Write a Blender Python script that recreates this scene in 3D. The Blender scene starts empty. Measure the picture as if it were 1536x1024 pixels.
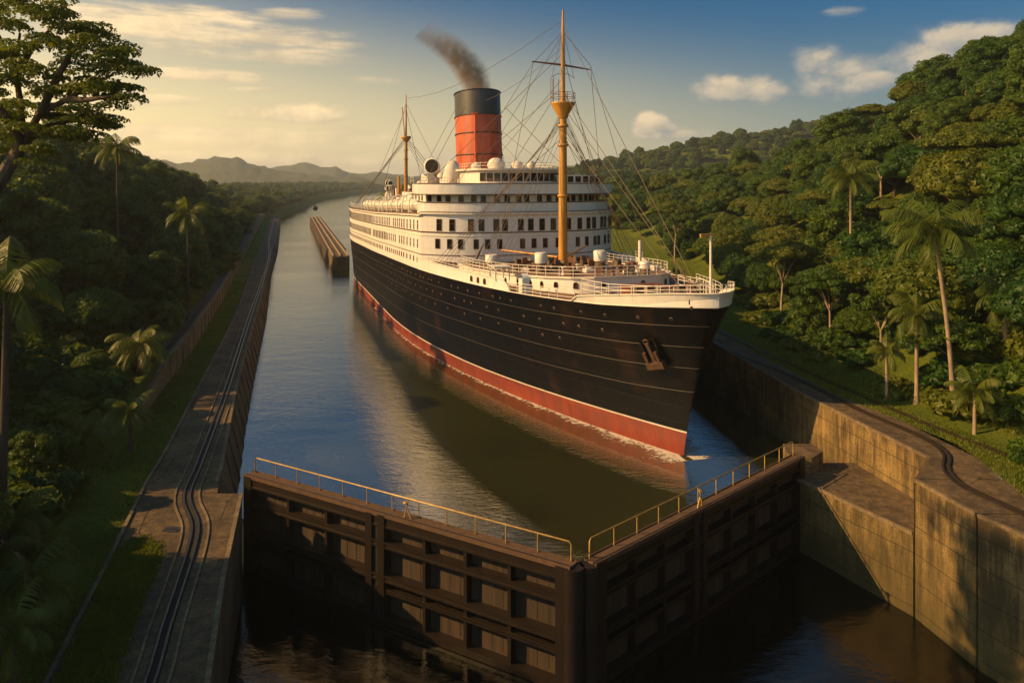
import bpy, math, random
import numpy as np
from mathutils import Vector, Matrix, Euler, noise as mnoise
R = math.radians
rng = np.random.default_rng(7)
random.seed(7)
scene = bpy.context.scene
COL = scene.collection

# ---------------------------------------------------------------- camera
KF, CH, HOR = 1150.0, 17.4, 270.0
cam_d = bpy.data.cameras.new('camera')
cam_d.sensor_width = 36.0
cam_d.lens = 36.0 * KF / 1536.0
cam_d.shift_y = -(512.0 - HOR) / 1536.0
cam_d.clip_start = 0.3
cam_d.clip_end = 9000
cam = bpy.data.objects.new('camera', cam_d)
cam.location = (0, 0, CH)
cam.rotation_euler = (R(90), 0, 0)
COL.objects.link(cam)
scene.camera = cam
def P(px, py, z):            # photo pixel on a level surface at height z -> ground position
    Y = KF * (CH - z) / (py - HOR)
    return ((px - 768) / KF * Y, Y)

# ---------------------------------------------------------------- exposure, sun, sky
scene.view_settings.view_transform = 'Standard'
scene.view_settings.look = 'None'
scene.view_settings.exposure = 0.5
scene.view_settings.gamma = 1.0
scene.cycles.max_bounces = 6
scene.cycles.diffuse_bounces = 3
scene.cycles.glossy_bounces = 3
scene.cycles.transmission_bounces = 3
scene.cycles.transparent_max_bounces = 6
scene.cycles.volume_bounces = 0
scene.cycles.caustics_reflective = False
scene.cycles.caustics_refractive = False
scene.cycles.use_denoising = True
SUN_EL = 30.0
SUN_AZ = -96.0               # degrees from +Y (view direction), negative = to the left
sd = bpy.data.lights.new('sun', 'SUN')
sd.energy = 5.0
sd.angle = R(0.5)
sd.color = (1.0, 0.585, 0.22)
sun = bpy.data.objects.new('sun', sd)
COL.objects.link(sun)
sv = Vector((math.sin(R(SUN_AZ)) * math.cos(R(SUN_EL)), math.cos(R(SUN_AZ)) * math.cos(R(SUN_EL)), math.sin(R(SUN_EL))))
sun.rotation_euler = sv.to_track_quat('Z', 'Y').to_euler()

class NT:
    """tiny node helper"""
    def __init__(s, tree):
        s.t = tree; s.n = tree.nodes; s.l = tree.links
    def new(s, typ, **kw):
        x = s.n.new(typ)
        for k, v in kw.items():
            setattr(x, k, v)
        return x
    def put(s, sock, v):
        if isinstance(v, bpy.types.NodeSocket):
            s.l.new(v, sock)
        elif v is not None:
            sock.default_value = v
    def math(s, op, a, b=None, c=None, clamp=False):
        x = s.new('ShaderNodeMath', operation=op); x.use_clamp = clamp
        s.put(x.inputs[0], a); s.put(x.inputs[1], b)
        if c is not None: s.put(x.inputs[2], c)
        return x.outputs[0]
    def vmath(s, op, a, b=None):
        x = s.new('ShaderNodeVectorMath', operation=op)
        s.put(x.inputs[0], a); s.put(x.inputs[1], b)
        return x.outputs[0]
    def rng(s, v, a, b, c=0.0, d=1.0, smooth=False):
        x = s.new('ShaderNodeMapRange'); x.clamp = True
        if smooth: x.interpolation_type = 'SMOOTHSTEP'
        s.put(x.inputs[0], v)
        for i, q in enumerate((a, b, c, d)): s.put(x.inputs[i + 1], q)
        return x.outputs[0]
    def mix(s, f, a, b, mode='MIX'):
        x = s.new('ShaderNodeMix', data_type='RGBA', blend_type=mode)
        s.put(x.inputs[0], f)
        s.put(x.inputs[6], a if isinstance(a, bpy.types.NodeSocket) else (*a, 1))
        s.put(x.inputs[7], b if isinstance(b, bpy.types.NodeSocket) else (*b, 1))
        return x.outputs[2]
    def noise(s, vec, scale, detail=4, rough=0.55, dist=0.0):
        x = s.new('ShaderNodeTexNoise')
        s.put(x.inputs['Vector'], vec)
        x.inputs['Scale'].default_value = scale; x.inputs['Detail'].default_value = detail
        x.inputs['Roughness'].default_value = rough; x.inputs['Distortion'].default_value = dist
        return x.outputs[0]
    def mapping(s, vec, scale=(1, 1, 1), rot=(0, 0, 0), loc=(0, 0, 0)):
        x = s.new('ShaderNodeMapping')
        s.put(x.inputs[0], vec)
        x.inputs['Scale'].default_value = scale; x.inputs['Rotation'].default_value = rot; x.inputs['Location'].default_value = loc
        return x.outputs[0]

world = bpy.data.worlds.new('World')
scene.world = world
world.use_nodes = True
wt = NT(world.node_tree)
wt.n.clear()
wout = wt.new('ShaderNodeOutputWorld')
bg = wt.new('ShaderNodeBackground')
bg.inputs['Strength'].default_value = 0.078
sky = wt.new('ShaderNodeTexSky', sky_type='NISHITA')
sky.sun_disc = False
sky.sun_elevation = R(SUN_EL)
sky.sun_rotation = R(SUN_AZ)
sky.air_density = 1.3
sky.dust_density = 3.0
sky.ozone_density = 2.0
tc = wt.new('ShaderNodeTexCoord')
sep = wt.new('ShaderNodeSeparateXYZ'); wt.l.new(tc.outputs['Generated'], sep.inputs[0])
X, Y, Z = sep.outputs
az = wt.math('ARCTAN2', X, Y)
el = wt.math('ARCSINE', Z)
# evening tint of the air: warm low down on the sun's side, deeper blue high up and away from it in front, added fill behind
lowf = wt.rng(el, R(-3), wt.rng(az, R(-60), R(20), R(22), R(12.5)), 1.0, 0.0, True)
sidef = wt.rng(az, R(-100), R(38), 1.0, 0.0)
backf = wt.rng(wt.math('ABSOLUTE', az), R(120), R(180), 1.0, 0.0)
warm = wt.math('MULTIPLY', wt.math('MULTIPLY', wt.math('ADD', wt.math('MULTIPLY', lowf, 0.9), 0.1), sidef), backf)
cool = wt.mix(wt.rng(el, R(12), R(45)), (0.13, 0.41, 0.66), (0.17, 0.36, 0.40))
cool = wt.mix(wt.rng(wt.math('ABSOLUTE', az), R(75), R(140), 0, 1, True), cool, (0.75, 1.05, 1.15))  # sky behind the camera brightened, added fill for the ship's shaded front
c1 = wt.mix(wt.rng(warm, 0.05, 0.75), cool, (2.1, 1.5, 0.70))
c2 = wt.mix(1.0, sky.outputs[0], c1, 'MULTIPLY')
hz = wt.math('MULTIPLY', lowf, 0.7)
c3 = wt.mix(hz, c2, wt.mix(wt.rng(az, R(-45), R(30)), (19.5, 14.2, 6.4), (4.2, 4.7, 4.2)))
# clouds, each a soft patch of its own in the dome
def az_el(px, py):
    x, y, z = (px - 768) / KF, 1.0, (HOR - py) / KF
    return math.atan2(x, y), math.atan2(z, math.hypot(x, y))
clouds = [  # px, py, half width px, half height px, softness, brightness
    (1250, 122, 84, 58, 0.84, .9), (1115, 140, 90, 34, 0.6, .9), (1385, 105, 66, 62, 0.84, .9), (1320, 128, 90, 24, .7, .85), (1470, 66, 120, 44, 0.6, .9),
    (985, 196, 45, 28, .5, .95), (1010, 205, 80, 13, .8, .7), (430, 174, 95, 26, .6, .85), (440, 20, 62, 15, .9, .8), (290, 50, 260, 42, 1.0, .9), (420, 85, 130, 22, 1.0, .85),
    (300, 112, 110, 14, 1.0, .9), (200, 150, 120, 14, 1.0, .7), (560, 120, 60, 8, 1.1, .6), (330, 198, 160, 16, .9, .7), (480, 215, 240, 26, 1.0, .7), (360, 240, 260, 18, 1.0, .8), (1265, 18, 36, 10, 1.0, .7), (400, 135, 60, 5, 1.2, .5), (700, 235, 160, 10, 1.1, .5),
    (-500, 60, 300, 40, 1, .9), (2100, 0, 300, 60, .8, .8), (-900, -300, 500, 60, 1, .9), (1000, -420, 380, 40, 1., .7), (300, -330, 340, 36, 1., .8)]
cv = wt.new('ShaderNodeCombineXYZ'); wt.l.new(az, cv.inputs[0]); wt.put(cv.inputs[1], wt.math('MULTIPLY', el, 2.2))
cmap = wt.mapping(cv.outputs[0], (1, 0.62, 1))
n1 = wt.noise(cmap, 13, 7, 0.58)
n2 = wt.noise(wt.mapping(cv.outputs[0], (1, 0.62, 1), loc=(-0.016, 0.018, 0)), 13, 7, 0.58)
n3 = wt.noise(wt.mapping(cv.outputs[0], (1.0, 3.0, 1)), 5, 7, 0.62)
dens = None; shade = None
for (px, py, wx, wy, soft, br) in clouds:
    a0, e0 = az_el(px, py)
    a1, _ = az_el(px + wx, py); _, e1 = az_el(px, py - wy)
    da = wt.math('MULTIPLY', wt.math('SUBTRACT', az, a0), 1 / max(1e-3, abs(a1 - a0)))
    de = wt.math('MULTIPLY', wt.math('SUBTRACT', el, e0), 1 / max(1e-3, abs(e1 - e0)))
    if soft < 0.85: de = wt.math('MAXIMUM', de, wt.math('MULTIPLY', de, 1.9)) if False else wt.math('MINIMUM', de, wt.math('MULTIPLY', de, 1.9))
    r2 = wt.math('ADD', wt.math('POWER', wt.math('ABSOLUTE', da), 2.0), wt.math('POWER', wt.math('ABSOLUTE', de), 2.0))
    nn = n1 if soft < 0.85 else n3
    k = 3.2 if soft < 0.85 else 4.4
    v = wt.math('ADD', wt.math('SUBTRACT', 1.15, r2), wt.math('MULTIPLY', wt.math('SUBTRACT', nn, 0.5), k))
    m = wt.math('MULTIPLY', wt.rng(v, -0.15 if soft < 0.85 else 0.0, soft * 1.7 if soft < 0.85 else soft * 1.3, 0, 1, True), br)
    m = wt.math('MULTIPLY', m, wt.rng(r2, 1.0, 2.8, 1, 0, True))
    dens = m if dens is None else wt.math('MAXIMUM', dens, m)
    sh = wt.math('MULTIPLY', m, wt.rng(wt.math('ADD', de, wt.math('MULTIPLY', da, -0.35)), -0.9, 0.7, 0, 1))
    shade = sh if shade is None else wt.math('MAXIMUM', shade, sh)
lit = wt.math('ADD', wt.math('MULTIPLY', wt.math('SUBTRACT', n1, n2), 2.2), shade, clamp=True)
ccol = wt.mix(lit, wt.mix(wt.rng(az, R(-35), R(20)), (8.5, 6.3, 3.6), (2.2, 2.6, 2.8)), wt.mix(wt.rng(az, R(-40), R(25)), (14.5, 10.3, 5.3), (7.4, 5.9, 4.0)))
c4 = wt.mix(wt.math('MULTIPLY', dens, 0.88, clamp=True), c3, ccol)
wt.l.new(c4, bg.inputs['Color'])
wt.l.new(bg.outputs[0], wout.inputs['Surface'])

# ---------------------------------------------------------------- materials
def newmat(name):
    m = bpy.data.materials.new(name); m.use_nodes = True
    nt = NT(m.node_tree); nt.n.clear()
    out = nt.new('ShaderNodeOutputMaterial'); b = nt.new('ShaderNodeBsdfPrincipled')
    nt.l.new(b.outputs[0], out.inputs[0])
    return m, nt, b, out
def bump(nt, b, h, strength, dist=0.05):
    x = nt.new('ShaderNodeBump'); x.inputs['Strength'].default_value = strength; x.inputs['Distance'].default_value = dist
    nt.put(x.inputs['Height'], h); nt.l.new(x.outputs[0], b.inputs['Normal'])
    return x
def simple(name, col, rough=0.6, metal=0.0, var=0.25, scale=1.5, bmp=0.15, col2=None, streak=1.0, thr=(0.35, 0.7)):
    m, nt, b, out = newmat(name)
    t = nt.new('ShaderNodeTexCoord').outputs['Object']
    v = nt.mapping(t, (1, 1, streak))
    n = nt.noise(v, scale, 6, 0.62)
    c2 = col2 if col2 else tuple(c * (1 - var) for c in col)
    c = nt.mix(nt.rng(n, thr[0], thr[1]), col, c2)
    nt.l.new(c, b.inputs['Base Color'])
    b.inputs['Roughness'].default_value = rough; b.inputs['Metallic'].default_value = metal
    if bmp: bump(nt, b, nt.noise(v, scale * 9, 4, 0.6), bmp, 0.03)
    return m
def concrete(name, col, dark, joint=1.45, jw=0.03, streak=0.12, moss=None, bmp=0.5, zoff=0.0):
    m, nt, b, out = newmat(name)
    g = nt.new('ShaderNodeNewGeometry'); pos = g.outputs['Position']
    big = nt.noise(pos, 0.35, 5, 0.6)
    st = nt.noise(nt.mapping(pos, (1, 1, streak)), 2.2, 8, 0.74)
    fine = nt.noise(pos, 9, 5, 0.7)
    f = nt.math('ADD', nt.math('MULTIPLY', st, 0.65), nt.math('MULTIPLY', big, 0.5))
    c = nt.mix(nt.rng(f, 0.46, 0.64), col, dark)
    c = nt.mix(nt.rng(fine, 0.40, 0.70, 0, .7), c, tuple(d * 0.6 for d in dark))
    sp = nt.new('ShaderNodeSeparateXYZ'); nt.l.new(pos, sp.inputs[0])
    z = sp.outputs[2]
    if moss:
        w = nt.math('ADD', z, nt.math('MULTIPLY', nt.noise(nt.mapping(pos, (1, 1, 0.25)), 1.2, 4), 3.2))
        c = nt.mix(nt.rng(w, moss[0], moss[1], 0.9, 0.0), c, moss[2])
    if joint:
        wob = nt.math('ADD', z, nt.math('MULTIPLY', nt.noise(pos, 0.8, 2), 0.07))
        fr = nt.math('FRACT', nt.math('MULTIPLY', nt.math('ADD', wob, 40.0 + zoff), 1 / joint))
        line = nt.math('LESS_THAN', fr, jw)
        gs = nt.new('ShaderNodeSeparateXYZ'); nt.l.new(g.outputs['Normal'], gs.inputs[0])
        side = nt.math('LESS_THAN', nt.math('ABSOLUTE', gs.outputs[2]), 0.7)
        lm = nt.math('MULTIPLY', line, side)
        c = nt.mix(nt.math('MULTIPLY', lm, 0.75), c, tuple(d * 0.25 for d in dark))
        hgt = nt.math('SUBTRACT', nt.math('ADD', nt.math('MULTIPLY', fine, 0.5), st), nt.math('MULTIPLY', lm, 1.5))
    else:
        hgt = nt.math('ADD', nt.math('MULTIPLY', fine, 0.5), st)
    nt.l.new(c, b.inputs['Base Color'])
    b.inputs['Roughness'].default_value = 0.88
    bump(nt, b, hgt, bmp, 0.06)
    return m
M = {}
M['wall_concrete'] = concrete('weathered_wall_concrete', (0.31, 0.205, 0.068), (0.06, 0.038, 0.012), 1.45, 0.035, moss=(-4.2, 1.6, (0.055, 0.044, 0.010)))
M['deck_concrete'] = concrete('walkway_concrete', (0.175, 0.112, 0.048), (0.05, 0.033, 0.016), None, streak=1.0, bmp=0.9)
M['left_wall'] = concrete('stained_wall_concrete', (0.24, 0.17, 0.09), (0.085, 0.06, 0.032), None, streak=0.05, moss=(-5, 0, (0.055, 0.045, 0.02)), bmp=1.0)
M['kerb'] = concrete('kerb_concrete', (0.26, 0.19, 0.10), (0.12, 0.085, 0.045), None, streak=1, bmp=0.5)
M['rail_steel'] = simple('worn_rail_steel', (0.17, 0.13, 0.09), 0.35, 0.9, col2=(0.12, 0.07, 0.04), scale=3)
M['slot'] = simple('black_track_bed', (0.016, 0.014, 0.012), 0.95, bmp=0.4)
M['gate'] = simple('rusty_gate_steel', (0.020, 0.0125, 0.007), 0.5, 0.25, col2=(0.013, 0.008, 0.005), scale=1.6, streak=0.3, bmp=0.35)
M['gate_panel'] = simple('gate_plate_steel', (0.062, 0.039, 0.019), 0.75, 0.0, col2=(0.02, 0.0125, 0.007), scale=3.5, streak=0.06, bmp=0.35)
M['gate_deck'] = simple('gate_walkway_boards', (0.115, 0.062, 0.03), 0.8, 0.0, col2=(0.06, 0.035, 0.018), scale=3, bmp=0.4)
M['yellow_rail'] = simple('yellow_handrail_paint', (0.62, 0.40, 0.10), 0.4, 0.2, col2=(0.35, 0.2, 0.06), scale=4)
M['black'] = simple('wall_groove_black', (0.01, 0.009, 0.008), 0.95, bmp=0)
# ship paints
def hullpaint(name, col, col2, rust, rough, thr, plate=0.9):
    m, nt, b, out = newmat(name)
    t = nt.new('ShaderNodeTexCoord').outputs['Object']
    n = nt.noise(nt.mapping(t, (1, 1, 0.12)), 1.1, 6, 0.65)
    n2 = nt.noise(nt.mapping(t, (1, 1, 0.3)), 0.5, 6, 0.7)
    c = nt.mix(nt.rng(n, 0.35, 0.7), col, col2)
    c = nt.mix(nt.rng(n2, thr, thr + 0.22, 0, 0.75), c, rust)
    nt.l.new(c, b.inputs['Base Color'])
    b.inputs['Roughness'].default_value = rough
    # plates: seams both ways, slightly dished, each plate a little different in tone
    br = nt.new('ShaderNodeTexBrick')
    sp = nt.new('ShaderNodeSeparateXYZ'); nt.l.new(t, sp.inputs[0])
    cb = nt.new('ShaderNodeCombineXYZ'); nt.put(cb.inputs[0], sp.outputs[0]); nt.put(cb.inputs[1], sp.outputs[2])
    nt.l.new(cb.outputs[0], br.inputs['Vector'])
    br.inputs['Scale'].default_value = 1.0; br.inputs['Brick Width'].default_value = 4.5; br.inputs['Row Height'].default_value = 1.25
    br.inputs['Mortar Size'].default_value = 0.02; br.inputs['Mortar Smooth'].default_value = 0.3
    br.inputs['Color1'].default_value = (0.72, 0.72, 0.72, 1); br.inputs['Color2'].default_value = (1.0, 1.0, 1.0, 1); br.inputs['Mortar'].default_value = (0.45, 0.42, 0.4, 1)
    nt.l.new(nt.mix(plate, c, br.outputs['Color'], 'MULTIPLY'), b.inputs['Base Color'])
    h = nt.math('ADD', nt.math('MULTIPLY', br.outputs['Fac'], -0.5), nt.math('MULTIPLY', nt.noise(t, 0.7, 3), 1.2))
    bump(nt, b, h, 0.6, 0.06)
    return m
M['hull_black'] = hullpaint('black_hull_paint', (0.0028, 0.0024, 0.002), (0.007, 0.005, 0.0032), (0.045, 0.019, 0.007), 0.4, 0.53)
M['hull_black'].node_tree.nodes['Principled BSDF'].inputs['Specular IOR Level'].default_value = 0.12
M['hull_red'] = hullpaint('red_boot_topping', (0.27, 0.036, 0.012), (0.15, 0.022, 0.010), (0.075, 0.03, 0.014), 0.5, 0.52)
M['strake'] = simple('hull_seam_paint', (0.04, 0.03, 0.02), 0.5, 0, bmp=0)
M['ship_white'] = hullpaint('white_ship_paint', (0.78, 0.75, 0.70), (0.68, 0.64, 0.57), (0.42, 0.27, 0.14), 0.42, 0.62, plate=0.12)
M['white_trim'] = simple('white_trim_paint', (0.74, 0.68, 0.58), 0.5, 0, var=0.2)
M['brown_trim'] = simple('varnished_brown_trim', (0.11, 0.05, 0.022), 0.45, 0, var=0.4, scale=3)
M['glass'] = simple('dark_window_glass', (0.018, 0.014, 0.011), 0.08, 0, var=0.5, scale=0.6, bmp=0)
m = M['glass']; nt = NT(m.node_tree); b = nt.n['Principled BSDF']; b.inputs['Specular IOR Level'].default_value = 0.3
oi = nt.new('ShaderNodeObjectInfo'); g = nt.new('ShaderNodeNewGeometry')
wn = nt.new('ShaderNodeTexWhiteNoise'); wn.noise_dimensions = '3D'; nt.l.new(nt.vmath('SNAP', g.outputs['Position'], (1.1, 1.1, 1.6)), wn.inputs[0])
rr = nt.math('FRACT', nt.math('ADD', oi.outputs['Random'], wn.outputs[0]))
nt.l.new(nt.mix(nt.rng(rr, 0.72, 0.80, 0, 1), (0.014, 0.009, 0.006), (0.11, 0.065, 0.03)), b.inputs['Base Color'])
M['deck_wood'] = simple('teak_deck', (0.24, 0.13, 0.065), 0.75, 0, col2=(0.13, 0.065, 0.035), scale=2)
M['red_deck'] = simple('red_deck_gear', (0.19, 0.045, 0.022), 0.65, 0, col2=(0.08, 0.025, 0.015), scale=2)
M['funnel_red'] = simple('funnel_red_paint', (0.50, 0.085, 0.018), 0.45, 0, col2=(0.22, 0.035, 0.013), scale=0.8, streak=0.22, bmp=0.3, thr=(0.42, 0.72))
M['funnel_black'] = simple('funnel_black_paint', (0.018, 0.018, 0.019), 0.4, 0, col2=(0.035, 0.033, 0.03), scale=0.8, streak=0.3)
M['mast'] = simple('ochre_mast_paint', (0.56, 0.27, 0.035), 0.4, 0, col2=(0.36, 0.155, 0.02), scale=1.6, streak=0.2)
M['mast_dark'] = simple('brown_spar_paint', (0.16, 0.07, 0.03), 0.5, 0)
M['wire'] = simple('rigging_wire', (0.13, 0.085, 0.05), 0.7, 0, bmp=0)
M['canvas'] = simple('white_boat_canvas', (0.72, 0.66, 0.56), 0.8, 0, col2=(0.55, 0.47, 0.36), scale=1.2, bmp=0.5)
M['gear'] = simple('grey_brown_gear', (0.17, 0.12, 0.08), 0.55, 0.2, col2=(0.07, 0.045, 0.03), scale=2)
M['gold'] = simple('ochre_gear', (0.5, 0.28, 0.06), 0.5, 0.1, scale=2)
M['anchor'] = simple('rusty_anchor_iron', (0.12, 0.06, 0.03), 0.65, 0.2, col2=(0.05, 0.028, 0.018), scale=3)
# vegetation
def leafmat(name, c1, c2, c3, trans=0.38, rough=0.5):
    m, nt, b, out = newmat(name)
    oi = nt.new('ShaderNodeObjectInfo'); g = nt.new('ShaderNodeNewGeometry')
    n = nt.noise(g.outputs['Position'], 0.55, 3, 0.5)
    c = nt.mix(nt.rng(oi.outputs['Random'], 0, 1), c1, c2)
    c = nt.mix(nt.rng(n, 0.38, 0.68), c, c3)
    c = nt.mix(nt.rng(g.outputs['Random Per Island'], 0, 1, 0, 0.5), c, tuple(x * 0.5 for x in c1))
    nt.l.new(c, b.inputs['Base Color']); b.inputs['Roughness'].default_value = rough
    b.inputs['Specular IOR Level'].default_value = 0.25
    tr = nt.new('ShaderNodeBsdfTranslucent'); nt.l.new(nt.mix(0.5, c, (0.22, 0.26, 0.012), 'MIX'), tr.inputs[0])
    mx = nt.new('ShaderNodeMixShader'); mx.inputs[0].default_value = trans
    nt.l.new(b.outputs[0], mx.inputs[1]); nt.l.new(tr.outputs[0], mx.inputs[2]); nt.l.new(mx.outputs[0], out.inputs[0])
    return m
M['leaf'] = leafmat('jungle_leaves', (0.062, 0.122, 0.009), (0.10, 0.15, 0.011), (0.035, 0.08, 0.008))
M['leaf_olive'] = leafmat('olive_leaves', (0.12, 0.15, 0.011), (0.165, 0.17, 0.013), (0.07, 0.105, 0.010))
M['leaf_deep'] = leafmat('deep_green_leaves', (0.032, 0.088, 0.010), (0.05, 0.115, 0.012), (0.02, 0.06, 0.008))
M['palm_leaf'] = leafmat('palm_leaves', (0.10, 0.13, 0.014), (0.15, 0.16, 0.02), (0.06, 0.10, 0.012), 0.35, 0.45)
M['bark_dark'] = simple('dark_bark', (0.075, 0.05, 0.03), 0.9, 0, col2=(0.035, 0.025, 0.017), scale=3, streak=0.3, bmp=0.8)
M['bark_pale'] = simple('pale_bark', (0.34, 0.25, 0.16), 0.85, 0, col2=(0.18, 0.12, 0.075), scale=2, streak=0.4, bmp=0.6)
m, nt, b, out = newmat('jungle_floor_and_grass')
g = nt.new('ShaderNodeNewGeometry'); pos = g.outputs['Position']
n = nt.noise(pos, 0.22, 5, 0.6); nf = nt.noise(pos, 4.5, 6, 0.75)
c = nt.mix(nt.rng(n, 0.38, 0.65), (0.14, 0.165, 0.018), (0.085, 0.12, 0.013))
c = nt.mix(nt.rng(nf, 0.42, 0.72, 0, 0.8), c, (0.028, 0.05, 0.008))
nt.l.new(c, b.inputs['Base Color']); b.inputs['Roughness'].default_value = 0.95; b.inputs['Specular IOR Level'].default_value = 0.1
bump(nt, b, nf, 1.0, 0.25)
M['grass'] = m
M['blade'] = leafmat('grass_blades', (0.16, 0.19, 0.018), (0.20, 0.20, 0.022), (0.10, 0.14, 0.014), 0.35, 0.6)
m, nt, b, out = newmat('far_hill_canopy')
g = nt.new('ShaderNodeNewGeometry'); pos = g.outputs['Position']
nf = nt.noise(pos, 0.035, 8, 0.7)
nt.l.new(nt.mix(nt.rng(nf, 0.35, 0.7), (0.075, 0.085, 0.025), (0.03, 0.045, 0.015)), b.inputs['Base Color'])
b.inputs['Roughness'].default_value = 0.95; bump(nt, b, nf, 1.0, 12)
M['far_hill'] = m
# water
def watermat(name, base, s1, s2, strength, rough, ior=5.0):
    m, nt, b, out = newmat(name)
    g = nt.new('ShaderNodeNewGeometry'); pos = g.outputs['Position']
    v = nt.mapping(pos, (1.0, 1.9, 1.0), rot=(0, 0, R(12)))
    a = nt.noise(v, s1, 4, 0.6, 0.8)
    c = nt.noise(v, s2, 5, 0.6, 0.3)
    d = nt.noise(pos, 0.05, 3, 0.5)
    h = nt.math('ADD', nt.math('MULTIPLY', a, 1.0), nt.math('MULTIPLY', c, 0.6))
    h = nt.math('MULTIPLY', h, nt.rng(d, 0.3, 0.7, 0.55, 1.25))
    mud = nt.noise(pos, 0.08, 4, 0.6)
    nt.l.new(nt.mix(nt.rng(mud, 0.35, 0.65), base, tuple(x * 0.6 for x in base)), b.inputs['Base Color'])
    b.inputs['Roughness'].default_value = rough; b.inputs['IOR'].default_value = ior
    bump(nt, b, h, strength, 1.0)
    return m
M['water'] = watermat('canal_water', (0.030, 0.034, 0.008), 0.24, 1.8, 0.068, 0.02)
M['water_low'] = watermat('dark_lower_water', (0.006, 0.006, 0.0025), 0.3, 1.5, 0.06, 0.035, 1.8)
# foam
m, nt, b, out = newmat('white_foam')
g = nt.new('ShaderNodeNewGeometry'); pos = g.outputs['Position']
uv = nt.new('ShaderNodeUVMap')
us = nt.new('ShaderNodeSeparateXYZ'); nt.l.new(uv.outputs[0], us.inputs[0])
n = nt.noise(pos, 2.4, 7, 0.72, 0.4)
a = nt.math('ADD', n, nt.math('MULTIPLY', us.outputs[1], -0.42))
a = nt.math('SUBTRACT', a, nt.math('MULTIPLY', us.outputs[0], 0.10))
tr = nt.new('ShaderNodeBsdfTransparent'); mx = nt.new('ShaderNodeMixShader')
nt.put(mx.inputs[0], nt.rng(a, 0.24, 0.38, 0, 0.95)); nt.l.new(tr.outputs[0], mx.inputs[1]); nt.l.new(b.outputs[0], mx.inputs[2]); nt.l.new(mx.outputs[0], out.inputs[0])
b.inputs['Base Color'].default_value = (0.62, 0.55, 0.45, 1); b.inputs['Roughness'].default_value = 0.8
M['foam'] = m

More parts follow.
